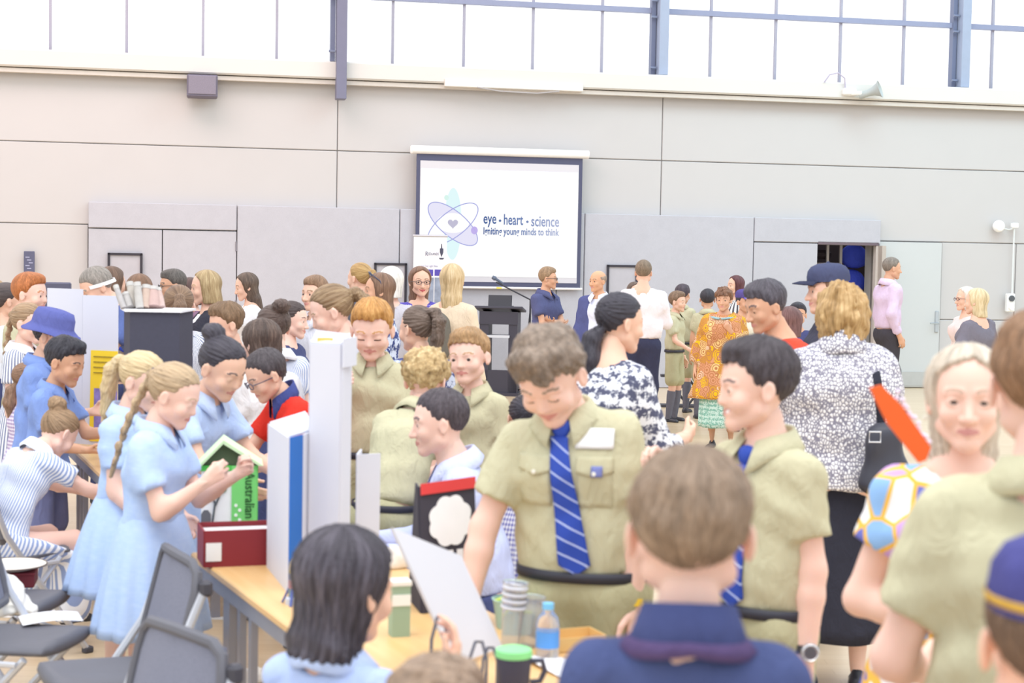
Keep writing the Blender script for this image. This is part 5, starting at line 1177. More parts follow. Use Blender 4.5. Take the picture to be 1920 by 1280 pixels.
person(355, 520, 12.2, -60, 'adult in plum top peering round the black cardigan', kind='fem', top=shirt(fabric('8a6a80'), sleeve=1.9), bottom=('trousers', NAVY), hair=('bob', '5a4440'), skin=PALE, eyes='open')
person(462, 511, 13.0, -72, 'adult in white sleeveless top near the grey cupboard doors', kind='fem', top=shirt(WHT, sleeve=.4), bottom=('trousers', NAVY), hair=('long', '5d4c42', '7d6a5c'), skin=WARM, eyes='down', head=(0, 12, 0))
person(592, 516, 10.2, -38, 'adult in pale grey shirt standing behind the grey blazer', kind='man', top=shirt(fabric('d6d6e0'), sleeve=1.9), bottom=('trousers', NAVY), collar=fabric('dcdce6'), hair=('quiff', '8a6c54'), skin=WARM, eyes='open')
person(676, 491, 11.9, 215, 'adult in dark grey jacket with its back turned near the poster frame', kind='fem', top=shirt(fabric('60626e'), sleeve=1.9, hem=.04), bottom=('trousers', NAVY), hair=('pony', 'b08c58', 'd2b27c'), skin=WARM, head=(20, 0, 0))
person(735, 499, 11.5, 160, 'adult in pale cardigan hidden behind the sunglasses wearer', kind='fem', top=shirt(fabric('c8c4cc'), sleeve=1.9), bottom=('trousers', NAVY), hair=('bob', 'e2ded8', 'f4f2ee'), skin=PALE)
person(712, 511, 10.3, -78, 'adult in navy print top with sunglasses pushed up on the head', kind='fem', top=shirt(NPT, sleeve=1.5, hem=.05), bottom=('trousers', NAVY), hair=('halfup', '7a5c4a', '9c7c66'), skin=TAN_, eyes='open', head=(0, 0, 0), parts=(shades,))
person(788, 499, 12.2, 8, 'adult in purple dotted jumper and glasses in front of the banner', kind='fem', top=shirt(DOT, sleeve=1.7, hem=.05), bottom=('trousers', NAVY), hair=('long', '7c5c4a', '9a7a64'), skin=WARM, eyes='open', smile=1, glasses='4a4048', lip='b9585c', head=(8, 0, 0))
person(848, 494, 11.4, 150, 'adult in cream top carrying a dark grey backpack on one shoulder', kind='fem', top=shirt(TAN, sleeve=1.9, hem=.06), bottom=('trousers', fabric('c9b8a8')), hair=('long', 'c8ab80', 'e6d2ae'), skin=WARM, head=(30, 0, 0), parts=(strap('5f5b54', .07, .02, 'backpack_strap', .014, True, 1), backpack), armL=A((.3, .2, -1), (-.1, .9, .2)))
person(1027, 500, 16.6, 55, 'adult in navy polo shirt and glasses with folded arms by the lectern', kind='man', top=shirt(fabric('565a80')), bottom=('trousers', NAVY), collar=fabric('565a80'), hair=('quiff', '94795e'), skin=TAN_, glasses='3a3038', eyes='open', armL=A((.1, .42, -1), (-1, .12, .12)), armR=A((.1, .36, -1), (-1, .15, .0)), head=(25, 0, 0), bw=1.05)
person(1122, 506, 16.2, -28, 'adult in navy blue suit jacket and pale shirt without a tie', kind='man', top=[shirt(fabric('dfe3f6'), sleeve=1.5), dict(mat=fabric('565c8c'), sleeve=1.95, hem=.09, open=1.0, loose=.016, name='jacket')], bottom=('trousers', fabric('4a4c66')), collar=fabric('e6e9fa'), hair=('fringe', 'a08c7c'), skin='d8a886', brow='8a7060', smile=1, eyes='open', head=(-20, 0, 0))
person(1207, 487, 15.8, 170, 'adult in white long sleeved shirt with its back turned near the poster frame', kind='man', top=shirt(fabric('f1eaf0'), sleeve=1.85), bottom=('trousers', fabric('3c3e56')), hair=('short', '7c6a58'), skin=WARM, bw=1.15, armL=A((.15, .25, -1), (-.5, .9, 0)), armR=A((.18, .3, -1), (-.5, .9, 0)))
person(1190, 528, 17.6, 20, 'adult in grey top peeping past the white shirt', kind='fem', top=shirt(fabric('9a9aa8')), bottom=('trousers', NAVY), hair=('bob', '6a5a50'), skin=WARM)
person(1270, 545, 17.2, 62, 'schoolchild in khaki shirt and shorts with long grey socks, side on', **KHK(socks='6a6a76', bottom=('shorts', KT, .012), hair=('short', '7d6450'), skin=WARM, armR=A((.1, .3, -1), (.1, .8, -.4))))
person(1280, 532, 18.3, 150, 'schoolchild in khaki hidden behind the one with grey socks', **KHK(socks='6a6a76', bottom=('shorts', KT, .012), hair=('short', '4a4048'), skin=WARM))
person(1327, 541, 17.6, 176, 'schoolchild in khaki with its back turned beside the orange print tunic', **KHK(socks='6a6a76', bottom=('shorts', KT, .012), hair=('short', '36333a'), skin=TAN_))
person(1358, 539, 14.8, -20, 'adult in orange and gold print tunic with a turquoise beaded neckline', kind='fem', fat=1.2, bw=1.1, top=dict(mat=KAF, sleeve=1.75, hem=.22, flare=.035, loose=.02, name='tunic', neck=.05, cuff=.02), bottom=('skirt', patfab('blotch', '7fb0a2', 'c2dbd2', 60.), .14, .12, dict(z0=-.05)), collar=(patfab('dots', '9fc3cc', 'e2edf0', 60.), dict(wide=.1, stand=.0, gap=.05, pts=.02)), hair=('curly', '7a5844'), skin=TAN_, eyes='open', armL=A((.25, .3, -1), (-.5, .5, .8), 'hold'), armR=A((.35, .05, -1), (.15, .1, -1)))
person(1380, 516, 17.8, -70, 'adult in black and white zigzag top beyond the orange tunic', kind='fem', top=shirt(patfab('stripe', 'f0f0f0', '55525a', 160.), sleeve=1.0), bottom=('trousers', NAVY), hair=('bob', '5a3438'), skin=WARM)
person(1396, 545, 16.4, 30, 'child in cream hoodie and purple cap beyond the orange tunic', kind='kid', top=shirt(fabric('e3dccb'), sleeve=1.9), bottom=('shorts', KT), hair=('crop', '3f3a44'), skin=TAN_, parts=(headgear('cap', '5a4f8c', '7a6ac0'),))
person(1482, 574, 11.5, 150, 'child in dark top half hidden behind the red top', kind='kid', top=shirt(fabric('6a5a66')), bottom=('shorts', NAVY), hair=('bob', '6a4a48'), skin=WARM)
person(1496, 566, 14.5, -10, 'small child in navy top between the red top and the navy cap', kind='kid', top=shirt(fabric('4c4f7a')), bottom=('shorts', NAVY), hair=('short', '34323a'), skin=TAN_, eyes='open')
person(1672, 482, 18.2, 108, 'adult in lilac shirt and black trousers walking with a hand in a pocket', kind='man', legs='walk', top=shirt(LIL, sleeve=1.9, neck=.03), bottom=('trousers', fabric('46434a'), .006), collar=LIL, hair=('crop', '7e736a'), skin=TAN_, eyes='open', head=(-12, 2, 0), armL=A((.16, .05, -1), (.05, .25, -1)), armR=A((.25, -.3, -1), (-.05, .45, -1)), bw=1.08, shoes='3a3036')
person(1832, 540, 13.2, 222, 'adult in dark grey smocked top walking away by the door', kind='fem', top=shirt(fabric('7a7682'), sleeve=.95, hem=.05, cuff=.014, neck=.06), bottom=('trousers', BLK), hair=('straight', 'd9c39a', 'efe2c4'), skin=WARM, head=(15, 0, 0), fat=1.1, bw=1.1, armL=A((.5, .0, -1), (.25, .5, -.7), 'fist'), armR='hang')
person(1812, 537, 14.4, -80, 'adult in pale pink top and glasses hidden behind the grey smocked top', kind='fem', top=shirt(fabric('e6d2d0'), sleeve=1.9), bottom=('trousers', BLK), hair=('bob', 'e4d8cc', 'f4ece4'), skin=WARM, glasses='6a4a4a')

# ------------------------------------------------------------------ tables
WOOD = None
def woodmat():
    t = NT('table_wood'); mp = t.n('Mapping'); mp.inputs['Scale'].default_value = (14, 1.2, 1); t.l(t.obj(), mp.inputs[0]); nz = t.noise(mp.outputs[0], 2.5, 5).outputs['Fac']
    return t.done(t.mix(nz, srgb('d8a968'), srgb('ecc894')), .35, .45)
WOOD = woodmat(); STEEL = plain('9a9ca8', .4, .4, .3); TZ = .72
def table(corner, ang, length, width, label):
    """corner = far left corner; x local = across (right), y local = -along towards the camera"""
    r = empty('trestle_table', (corner[0], corner[1], 0), ang); tag(r, label, 'table')
    m = MB(); m.box((width/2, -length/2, TZ-.014), (width, length, .028), bev=.006); m.build('tabletop', WOOD, r)
    for x in (.03, width-.03):
        m = MB(); m.box((x, -length/2, TZ-.055), (.03, length-.02, .05)); m.build('apron', STEEL, r)
    for y in (-.02, -length+.02):
        m = MB(); m.box((width/2, y, TZ-.055), (width-.06, .03, .05)); m.build('apron', STEEL, r)
    for y in (-.35, -length+.35):
        for x in (.05, width-.05):
            m = MB(); m.box((x, y, (TZ-.08)/2), (.04, .04, TZ-.08)); m.build('leg', STEEL, r)
        m = MB(); m.box((width/2, y, .12), (width-.1, .03, .03)); m.build('stretcher', STEEL, r)
    for k in range(3):
        y = -.30-.13*(k+1); m = MB(); m.box((.03, y, (TZ-.08)*.5+.13), (.022, .035, TZ-.08-.26)); m.build('side_bar', STEEL, r)
    m = MB(); m.box((.03, -.6, .13), (.022, .7, .03)); m.build('side_rail', STEEL, r)
    return r
U1 = np.array([.417, -.909]); V1 = np.array([.909, .417]); A1 = np.array([-1.085, 5.42]); ANG1 = math.atan2(.417, .909)
table(A1, ANG1, 2.3, .6, 'long wood topped table with grey steel legs in front of the khaki tie')
A2 = np.array([-2.42, 8.62]); U2 = np.array([.38, -.925]); ANG2 = math.atan2(.38, .925)
table(A2, ANG2, 1.7, .6, 'wood topped table carrying the tall black box and white boards')
def T1(a, b): p = A1+V1*a+U1*b; return p       # a across, b along
def stand(name, p, rz, label, cat, z=TZ, group=None): o = empty(name, (p[0], p[1], z), rz); tag(o, label, cat, group); return o
def on(px, py, z=TZ+.0):
    """floor plan point whose image is px,py at height z"""
    d = _r*(px-960)/FPX + _u*(640-py)/FPX + _f0; t = (z-HCAM)/d[2]; return d[:2]*t
def tri(n): return n
# red shoe box
p = on(445, 1058); bx = stand('shoe_box', (p[0], p[1]+.06), ANG1-.12, 'open maroon shoe box with paper inside at the table corner', 'box')
RB = plain('8c3038', .5, .3)
for c, s in (((0, -.085, .06), (.26, .006, .12)), ((0, .085, .06), (.26, .006, .12)), ((-.13, 0, .06), (.006, .17, .12)), ((.13, 0, .06), (.006, .17, .12)), ((0, 0, .004), (.26, .17, .006))):
    m = MB(); m.box(c, s); m.build('box_wall', RB, bx)
m = MB(); m.box((0, 0, .1), (.245, .155, .008), bev=.003); m.build('tissue_paper', plain('f3eef0', .7, .2), bx)
m = MB(); m.box((-.1, -.09, .05), (.05, .003, .06)); m.build('price_label', plain('f0f0f0', .6, .2), bx)
# green paper house
p = on(450, 985); gh = stand('paper_house', (p[0]-.04, p[1]-.02), ANG1-.25, 'green and white paper house with pale green roof behind the shoe box', 'paper house')
GR = plain('7ed67a', .6, .2); gw, gd, gz = .2, .16, .24
m = MB(); m.box((0, 0, gz/2), (gw, gd, gz)); m.build('house_body', plain('f4f4f4', .6, .2), gh)
m = MB(); m.box((gw*.28, -gd/2-.003, gz/2), (gw*.46, .006, gz)); m.build('green_front', GR, gh)
m = MB(); m.box((gw/2+.003, 0, gz/2), (.006, gd, gz)); m.build('green_side', GR, gh)
m = MB(); m.box((0, 0, gz-.01), (gw+.01, gd+.01, .02)); m.build('green_rim', plain('58c458', .6, .2), gh)
PG = plain('cfe9bd', .6, .2)
m = MB(); m.prism([(-gw*.56, gz), (-.02, gz+.095), (-.02, gz+.083), (-gw*.5, gz)], -gd*.62, gd*.62); m.build('roof_slope', PG, gh)
m = MB(); m.prism([(gw*.62, gz), (-.02, gz+.095), (-.02, gz+.08), (gw*.54, gz)], -gd*.62, gd*.62); m.build('roof_slope', PG, gh)
m = MB(); m.prism([(-gw*.5, gz), (-.02, gz+.085), (gw*.54, gz)], -gd*.45, -gd*.4); m.build('gable', plain('5a6a50', .7, .2), gh)
text('Australian', .05, (gw*.30, -gd/2-.0085, gz*.9), roty(math.pi/2), plain('2f5a34', .6, .2), gh, 'lettering', sx_=.85)
m = MB(); m.tube([(-.06, -gd/2-.004, .02), (-.05, -gd/2-.004, .1), (-.075, -gd/2-.004, .16)], .004, 5); m.tube([(-.05, -gd/2-.004, .09), (-.025, -gd/2-.004, .15)], .004, 5); m.build('printed_tree', plain('5a5f66', .7, .2), gh)
for x, z, r_ in ((-.075, .17, .016), (-.025, .155, .018), (-.05, .19, .015)):
    m = MB(); m.lathe([(r_, 0), (r_, .002), (0, .002)], (x, -gd/2-.003, z), 12, rotx(math.pi/2)); m.build('printed_leaf', plain('6a8f6c', .7, .2), gh)
m = MB(); m.prism([(-.1, .01), (-.065, .01), (-.065, .06), (-.075, .075), (-.09, .075), (-.1, .06)], -gd/2-.001, -gd/2-.004); m.build('printed_stone', plain('6c6c72', .7, .2), gh)
for k in range(5):
    m = MB(); m.lathe([(.006, 0), (.006, .002), (0, .002)], (gw*.13+.014*(k % 2), -gd/2-.006, .02+.018*k), 10, rotx(math.pi/2)); m.build('white_flower', plain('f2f6f0', .7, .2), gh)
# white display board with blue strip
WB = plain('d5d7e4', .6, .25, var=.015)
def slabq(name, quad, th, mat, parent):
    """quad: 4 points in order, thickened along its normal"""
    q = [np.asarray(p, float) for p in quad]; n_ = np.cross(q[1]-q[0], q[3]-q[0]); n_ = n_/np.linalg.norm(n_)*th
    m = MB(); m.add(q+[p+n_ for p in q], [(0, 1, 2, 3), (7, 6, 5, 4), (0, 4, 5, 1), (1, 5, 6, 2), (2, 6, 7, 3), (3, 7, 4, 0)]); return m.build(name, mat, parent)
def up(p, h): return [(p[0], p[1], 0), h]
db = empty('display_board', (0, 0, TZ)); tag(db, 'folded white display board with a blue edge strip on the near table', 'display board')
c0, c1, c2, c3 = on(503, 1062), on(540, 1108), on(562, 1098), on(582, 1085)
h0 = .47
def wallseg(a, b, z0, z1, mat, name, par, th=.006): return slabq(name, [(a[0], a[1], z0), (b[0], b[1], z0), (b[0], b[1], z1), (a[0], a[1], z1)], th, mat, par)
s1p = wallseg(c0, c1, 0, h0, WB, 'side_panel', db); wallseg(c1, c2, 0, h0, plain('2e6cc0', .6, .2), 'blue_strip', db); wallseg(c2, c3, 0, h0, WB, 'front_panel', db)
d2 = c0+(c3-c1)*1.5; slabq('top_panel', [(c0[0], c0[1], h0), (c1[0], c1[1], h0), (c3[0], c3[1], h0), (d2[0], d2[1]+.1, h0)], .006, WB, db); wallseg(c3, (d2[0], d2[1]+.1), 0, h0, WB, 'back_panel', db)
rs = random.Random(4)
for k in range(16):
    u, v = rs.uniform(.2, .85), rs.uniform(.15, .92)*h0; q = c0+(c1-c0)*u; dd = (c1-c0)/np.linalg.norm(c1-c0); nn = np.array([dd[1], -dd[0]]); q = q+nn*.004; w_ = rs.uniform(.006, .016); hh2 = rs.uniform(.008, .025)
    slabq('printed_scrap', [(q[0]-dd[0]*w_, q[1]-dd[1]*w_, v), (q[0]+dd[0]*w_, q[1]+dd[1]*w_, v), (q[0]+dd[0]*w_, q[1]+dd[1]*w_, v+hh2), (q[0]-dd[0]*w_, q[1]-dd[1]*w_, v+hh2)], .001, plain(['8f8fa0', 'b07a88', '7f8fb4', '6b6b78'][k % 4], .7, .2), s1p)
# tall white tower
tw_ = empty('white_tower', (0, 0, TZ)); tag(tw_, 'tall white card tower with an orange paper tab on top', 'display tower')
Yt = 4.95; xl, xm, xr = at(582, 800, Yt)[0], at(640, 800, Yt)[0], at(655, 800, Yt+.12)[0]; zt_ = at(622, 645, Yt)[2]-TZ
wallseg((xl, Yt), (xm, Yt-.03), 0, zt_, WB, 'front_panel', tw_); wallseg((xm, Yt-.03), (xr, Yt+.12), 0, zt_+.01, WB, 'side_panel', tw_); wallseg((xr, Yt+.12), (xl, Yt+.14), 0, zt_+.01, WB, 'back_panel', tw_); wallseg((xl, Yt+.14), (xl, Yt), 0, zt_+.01, WB, 'side_panel', tw_)
slabq('lid', [(xl, Yt, zt_), (xm, Yt-.03, zt_), (xr, Yt+.12, zt_+.02), (xl, Yt+.14, zt_+.03)], .006, WB, tw_)
wallseg((xm+.005, Yt-.04), (xr+.02, Yt+.09), zt_-.07, zt_+.02, WB, 'folded_flap', tw_, .004)
m = MB(); m.sheet(lambda u, v: ((xl+xm)/2-.03+.05*u, Yt-.004-.0+.01*math.sin(u*3), zt_+.02-.045*v), 6, 4); m.build('orange_tab', plain('f3c168', .6, .2), tw_)
xr2 = at(712, 900, Yt+.25)[0]; zs = at(690, 852, Yt+.2)[2]-TZ
wp2 = empty('card_stand', (0, 0, TZ)); tag(wp2, 'plain white card panel standing beside the white tower', 'card panel')
wallseg((xr+.015, Yt+.2), (xr2, Yt+.24), 0, zs, WB, 'card', wp2); wallseg((xr+.015, Yt+.2), (xr+.015, Yt+.34), 0, zs, WB, 'card_wing', wp2)
# test tube rocket
p = on(549, 1132); tt = stand('tube_model', p, 0, 'clear tube model with coloured layers on a little tripod', 'tube model')
m = MB(); m.lathe([(.014, .02), (.014, .11), (.012, .125), (.006, .135), (0, .137)], (0, 0, 0), 16); tm = NT('clear_plastic'); tm.done((.93, .95, 1, 1), .08, .5); tm.b.inputs['Transmission Weight'].default_value = .85; CLEAR = tm.m
m.build('tube', CLEAR, tt, True)
for z0_, z1_, c in ((.022, .045, '4f8f8a'), (.047, .07, 'd46a78'), (.072, .09, '7a7aa8'), (.092, .1, 'f0cf50')):
    m = MB(); m.lathe([(.011, z0_), (.011, z1_)], (0, 0, 0), 12); m.build('layer', plain(c, .5, .3), tt, True)
m = MB(); m.lathe([(.022, .0), (.022, .018), (.015, .022)], (0, 0, 0), 16); m.build('base_cup', plain('c6cad6', .4, .4), tt, True)
for k in range(3):
    a = k*2.09+.5; m = MB(); m.tube([(.015*math.cos(a), .015*math.sin(a), .045), (.04*math.cos(a), .04*math.sin(a), .0)], .004, 6); m.build('leg', plain('5565a8', .5, .3), tt, True)
# black display with red top and white cut-outs
bd = empty('black_poster_stand', (0, 0, TZ)); tag(bd, 'black folded card stand with red top edge and white cut-outs', 'poster stand')
def P3(px, py, Y): q = at(px, py, Y); return (q[0], q[1], q[2]-TZ)
Yb = 4.55
q = [P3(792, 1160, Yb), P3(895, 1130, Yb+.1), None, P3(786, 912, Yb+.06)]; q[0] = (q[0][0], q[0][1], .0); q[1] = (q[1][0], q[1][1], .0); q[2] = tuple(np.array(q[1])+(np.array(q[3])-np.array(q[0]))*1.03)
slabq('front_card', q, .006, plain('45424c', .7, .2), bd)
q2 = [P3(768, 1150, Yb+.2), (q[0][0], q[0][1], 0), q[3], P3(782, 905, Yb+.2)]; q2[0] = (q2[0][0], q2[0][1], 0); slabq('side_card', q2, .006, plain('403e48', .7, .2), bd)
def inq(u, v, off=.008):
    a = np.array(q[0])*(1-u)+np.array(q[1])*u; b = np.array(q[3])*(1-u)+np.array(q[2])*u; n_ = np.cross(np.array(q[1])-np.array(q[0]), np.array(q[3])-np.array(q[0])); n_ /= np.linalg.norm(n_); s = -1 if n_[1] > 0 else 1; return a*(1-v)+b*v+n_*s*off
slabq('red_edge', [inq(0, .93), inq(1, .93), inq(1, 1.02), inq(0, 1.02)], .004, plain('d84848', .6, .2), bd)
cl = MB(); pts = []
for k in range(40):
    a = 2*math.pi*k/40; rr = .36+.045*abs(math.sin(a*4)); pts.append(inq(.52+rr*math.cos(a), .70+.5*rr*math.sin(a)*1.02, .010))
pts = np.array(pts); cen = pts.mean(0); cl.add(list(pts)+list(pts+A3(0, .003, 0)), [tuple(range(40)), tuple(range(79, 39, -1))]+[(i, (i+1) % 40, 40+(i+1) % 40, 40+i) for i in range(40)]); cl.build('white_cloud', plain('f3f3f6', .7, .2), bd)
for k in range(5):
    u0 = .08+.18*k; slabq('white_bar', [inq(u0, .12, .010), inq(u0+.11, .12, .010), inq(u0+.11, .47, .010), inq(u0, .47, .010)], .002, plain('ecebee', .7, .2), bd)
# white board on wire easel
wbd = empty('white_foam_board', (0, 0, TZ)); tag(wbd, 'blank white foam board propped on a wire easel on the near table', 'board')
b1, b2 = on(850, 1256), on(938, 1222); b1 = (b1[0], b1[1], .012); b2 = (b2[0], b2[1], .012)
t1_ = P3(731, 990, b1[1]-.06); slabq('foam_sheet', [b1, b2, tuple(np.array(b2)+(np.array(t1_)-np.array(b1))*.7), t1_], .008, plain('d6d8e2', .6, .2, var=.01), wbd)
we = empty('wire_easel', (0, 0, TZ)); tag(we, 'black bent wire easel holding the white foam board', 'easel')
for px0, px1, py0, Ye in ((808, 838, 1152, 3.75), (880, 912, 1200, 3.72), (905, 932, 1212, 3.80)):
    a, b = P3(px0, 1270, Ye), P3(px1, 1270, Ye); t_ = P3((px0+px1)/2, py0, Ye+.04); m = MB(); zz = max(t_[2], .08)
    m.tube([(a[0], a[1]-.05, .004), (a[0], a[1], zz*.7), (a[0]*.7+b[0]*.3, t_[1], zz*.97), (a[0]*.3+b[0]*.7, t_[1], zz*.97), (b[0], b[1], zz*.7), (b[0], b[1]-.05, .004)], .004, 6); m.build('wire_loop', plain('4a4a58', .4, .4), we, True)
# mug, bottles, cups
p = on(962, 1300); mg = stand('travel_mug', p, 0, 'black travel mug with bright green lid beside the easel', 'mug')
zt_ = at(962, 1212, p[1])[2]-TZ; r_ = 34*p[1]/3000
m = MB(); m.lathe([(r_*.82, 0), (r_*.85, .005), (r_, zt_*.75), (r_, zt_*.8)], (0, 0, 0), 24); m.build('cup', plain('43455a', .5, .3), mg, True)
m = MB(); m.lathe([(r_*1.03, zt_*.8), (r_*1.05, zt_*.84), (r_*1.0, zt_*.95), (r_*.6, zt_), (0, zt_)], (0, 0, 0), 24); m.build('lid', plain('8ee39a', .5, .3), mg, True)
m = MB(); m.tube([(r_*.95, 0, zt_*.7), (r_*1.6, 0, zt_*.72), (r_*1.75, 0, zt_*.5), (r_*1.5, 0, zt_*.28), (r_*.92, 0, zt_*.25)], .007, 8); m.build('handle', plain('4a4c5e', .5, .3), mg, True)
p = on(1026, 1232); wbt = stand('water_bottle', p, 0, 'small clear water bottle with blue cap and blue label', 'bottle')
zt_ = at(1020, 1130, p[1])[2]-TZ; r_ = 22*p[1]/3000
m = MB(); m.lathe([(r_*.9, 0), (r_, .01), (r_, zt_*.62), (r_*.85, zt_*.74), (r_*.45, zt_*.86), (r_*.45, zt_*.9)], (0, 0, 0), 20); m.build('bottle_body', CLEAR, wbt, True)
m = MB(); m.lathe([(r_*.5, zt_*.89), (r_*.5, zt_), (0, zt_)], (0, 0, 0), 20); m.build('cap', plain('7fc4ee', .5, .3), wbt, True)
m = MB(); m.lathe([(r_*1.02, zt_*.2), (r_*1.02, zt_*.5)], (0, 0, 0), 20); m.build('label', plain('5c9ae0', .5, .3), wbt, True)
for px, py, hh2, lab in ((955, 1215, 125, 'stack of clear plastic cups tilted by the water bottle'), (990, 1212, 95, 'clear plastic cup standing beside the stacked cups')):
    p = on(px, py); cpo = stand('plastic_cup', p, 0, lab, 'cup'); zt_ = hh2*p[1]/3000; r_ = 24*p[1]/3000
    m = MB(); m.lathe([(r_*.7, 0), (r_, zt_), (r_*1.06, zt_+.003), (r_*.96, zt_), (r_*.66, .004), (0, .004)], (0, 0, 0), 20, roty(.08)); m.build('cup_wall', CLEAR, cpo, True)
    if hh2 > 100:
        for k in range(4):
            m = MB(); m.lathe([(r_*1.0, zt_*(.62+.1*k)), (r_*1.05, zt_*(.64+.1*k)), (r_*1.0, zt_*(.66+.1*k))], (0, 0, 0), 20, roty(.08)); m.build('cup_rim', plain('d6d8e2', .2, .5), cpo, True)
p = on(965, 1175); tb = stand('teal_tub', p, .3, 'pale teal plastic tub with a yellow green strap behind the cups', 'tub'); m = MB(); m.lathe([(.05, 0), (.062, .075), (.066, .08), (.06, .08), (.048, .006), (0, .006)], (0, 0, 0), 24); m.build('tub_wall', plain('a9cdc6', .5, .3), tb, True); m = MB(); m.tube([(-.06, 0, .075), (0, -.02, .1), (.06, 0, .085)], .005, 6); m.build('strap', plain('d7e86a', .5, .3), tb, True)
p = on(1075, 1212); cb_ = stand('cardboard_tray', p, .4, 'shallow tan cardboard tray at the table edge beside the khaki trousers', 'tray'); m = MB(); m.box((0, 0, .006), (.14, .1, .01)); m.build('tray_base', plain('d9b070', .7, .2), cb_)
for c, s in (((0, -.05, .02), (.14, .004, .035)), ((0, .05, .02), (.14, .004, .035)), ((-.07, 0, .02), (.004, .1, .035)), ((.07, 0, .02), (.004, .1, .035))):
    m = MB(); m.box(c, s); m.build('tray_wall', plain('e0bb7e', .7, .2), cb_)
p = on(1060, 1248); pa = stand('loose_paper', p, .5, 'loose white paper sheet on the near table by the tray', 'paper'); m = MB(); m.sheet(lambda u, v: ((u-.5)*.15, (v-.5)*.21, .004+.006*math.sin(u*3+v*2)), 6, 6); m.build('sheet', plain('f4f3f5', .7, .2), pa)
p = on(730, 1062); bw2 = stand('paper_bowl', p, 0, 'cream crumpled cloth bundle beyond the seated pale blue dress', 'cloth'); F = Field((-.12, -.1, -.02), (.12, .1, .1), .008); F.ell((0, 0, .02), (.075, .055, .04), 0); F.ell((.03, 0, .04), (.035, .03, .025), .02); F.wob(.01, 60, 4); F.plane((0, 0, 0), (0, 0, -1)); V, Q = F.mesh(); link('cloth', mesh_np('cloth', V, Q, [fabric('efe6dc')]), bw2)
p = on(748, 1190); gb = stand('green_card_box', p, .3, 'little green and white card box beside the foam board', 'box'); m = MB(); m.box((0, 0, .07), (.05, .05, .14)); m.build('box_body', plain('9db49c', .6, .2), gb); m = MB(); m.box((0, 0, .145), (.056, .056, .012)); m.build('box_lid', plain('eeeae2', .6, .2), gb); m = MB(); m.box((0, -.026, .1), (.05, .003, .03)); m.build('box_band', plain('f2f2ee', .6, .2), gb)
# pen and note pad of the kneeling adult
PW = [P for P in PEOPLE if 'crouching' in P['root']['label']][0]; q_ = T_world(PW, PW['J']['wr', -1]*PW['H']+PW['J']['hd', -1]*.15); nb = empty('note_pad', (q_[0], q_[1], q_[2]-.03), .3); tag(nb, 'white note pad held by the crouching writer', 'note pad'); m = MB(); m.box((0, 0, 0), (.14, .1, .008), roty(.25) @ rotx(-.15)); m.build('pad', plain('f4f3f7', .6, .2), nb)
q_ = T_world(PW, PW['J']['wr', 1]*PW['H']+PW['J']['hd', 1]*.12); pn = empty('pen', (q_[0], q_[1], q_[2]+.02)); tag(pn, 'white ball pen in the hand of the crouching writer', 'pen'); m = MB(); m.tube([(-.05, 0, -.03), (.05, 0, .02)], .005, 8); m.build('barrel', plain('f4f4fa', .4, .4), pn, True); m = MB(); m.tube([(-.06, 0, -.035), (-.05, 0, -.03)], [.001, .004], 8); m.build('tip', plain('55556a', .4, .4), pn, True)
# ---------------- second table: black box, boards, sticks
Yk = 7.15; kx0, kx1, kx2 = at(214, 700, Yk+.12)[0], at(243, 700, Yk)[0], at(336, 700, Yk)[0]; kz = at(290, 586, Yk)[2]
bk = empty('black_box', (kx1, Yk, TZ), 0); tag(bk, 'tall matt black card box on the table with white sticks on top', 'box'); w2 = kx2-kx1; hz_ = kz-TZ; sl_ = kx0-kx1
m = MB(); m.add([(0, 0, 0), (w2, 0, 0), (w2+sl_*.0, .3, 0), (sl_, .3, 0), (0, 0, hz_), (w2, 0, hz_), (w2, .3, hz_), (sl_, .3, hz_)], [(0, 1, 5, 4), (1, 2, 6, 5), (2, 3, 7, 6), (3, 0, 4, 7), (4, 5, 6, 7), (3, 2, 1, 0)]); m.build('box_shell', plain('4a4a58', .75, .2, var=.1, scale=60), bk)
m = MB(); m.add([(sl_-.02, .31, hz_+.002), (-.02, -.012, hz_+.002), (w2+.012, -.012, hz_+.002), (w2+.012, .31, hz_+.002), (sl_-.02, .31, hz_+.012), (-.02, -.012, hz_+.012), (w2+.012, -.012, hz_+.012), (w2+.012, .31, hz_+.012)], [(0, 1, 2, 3), (7, 6, 5, 4), (0, 4, 5, 1), (1, 5, 6, 2), (2, 6, 7, 3), (3, 7, 4, 0)]); m.build('white_lid', plain('ecebf0', .6, .2), bk)
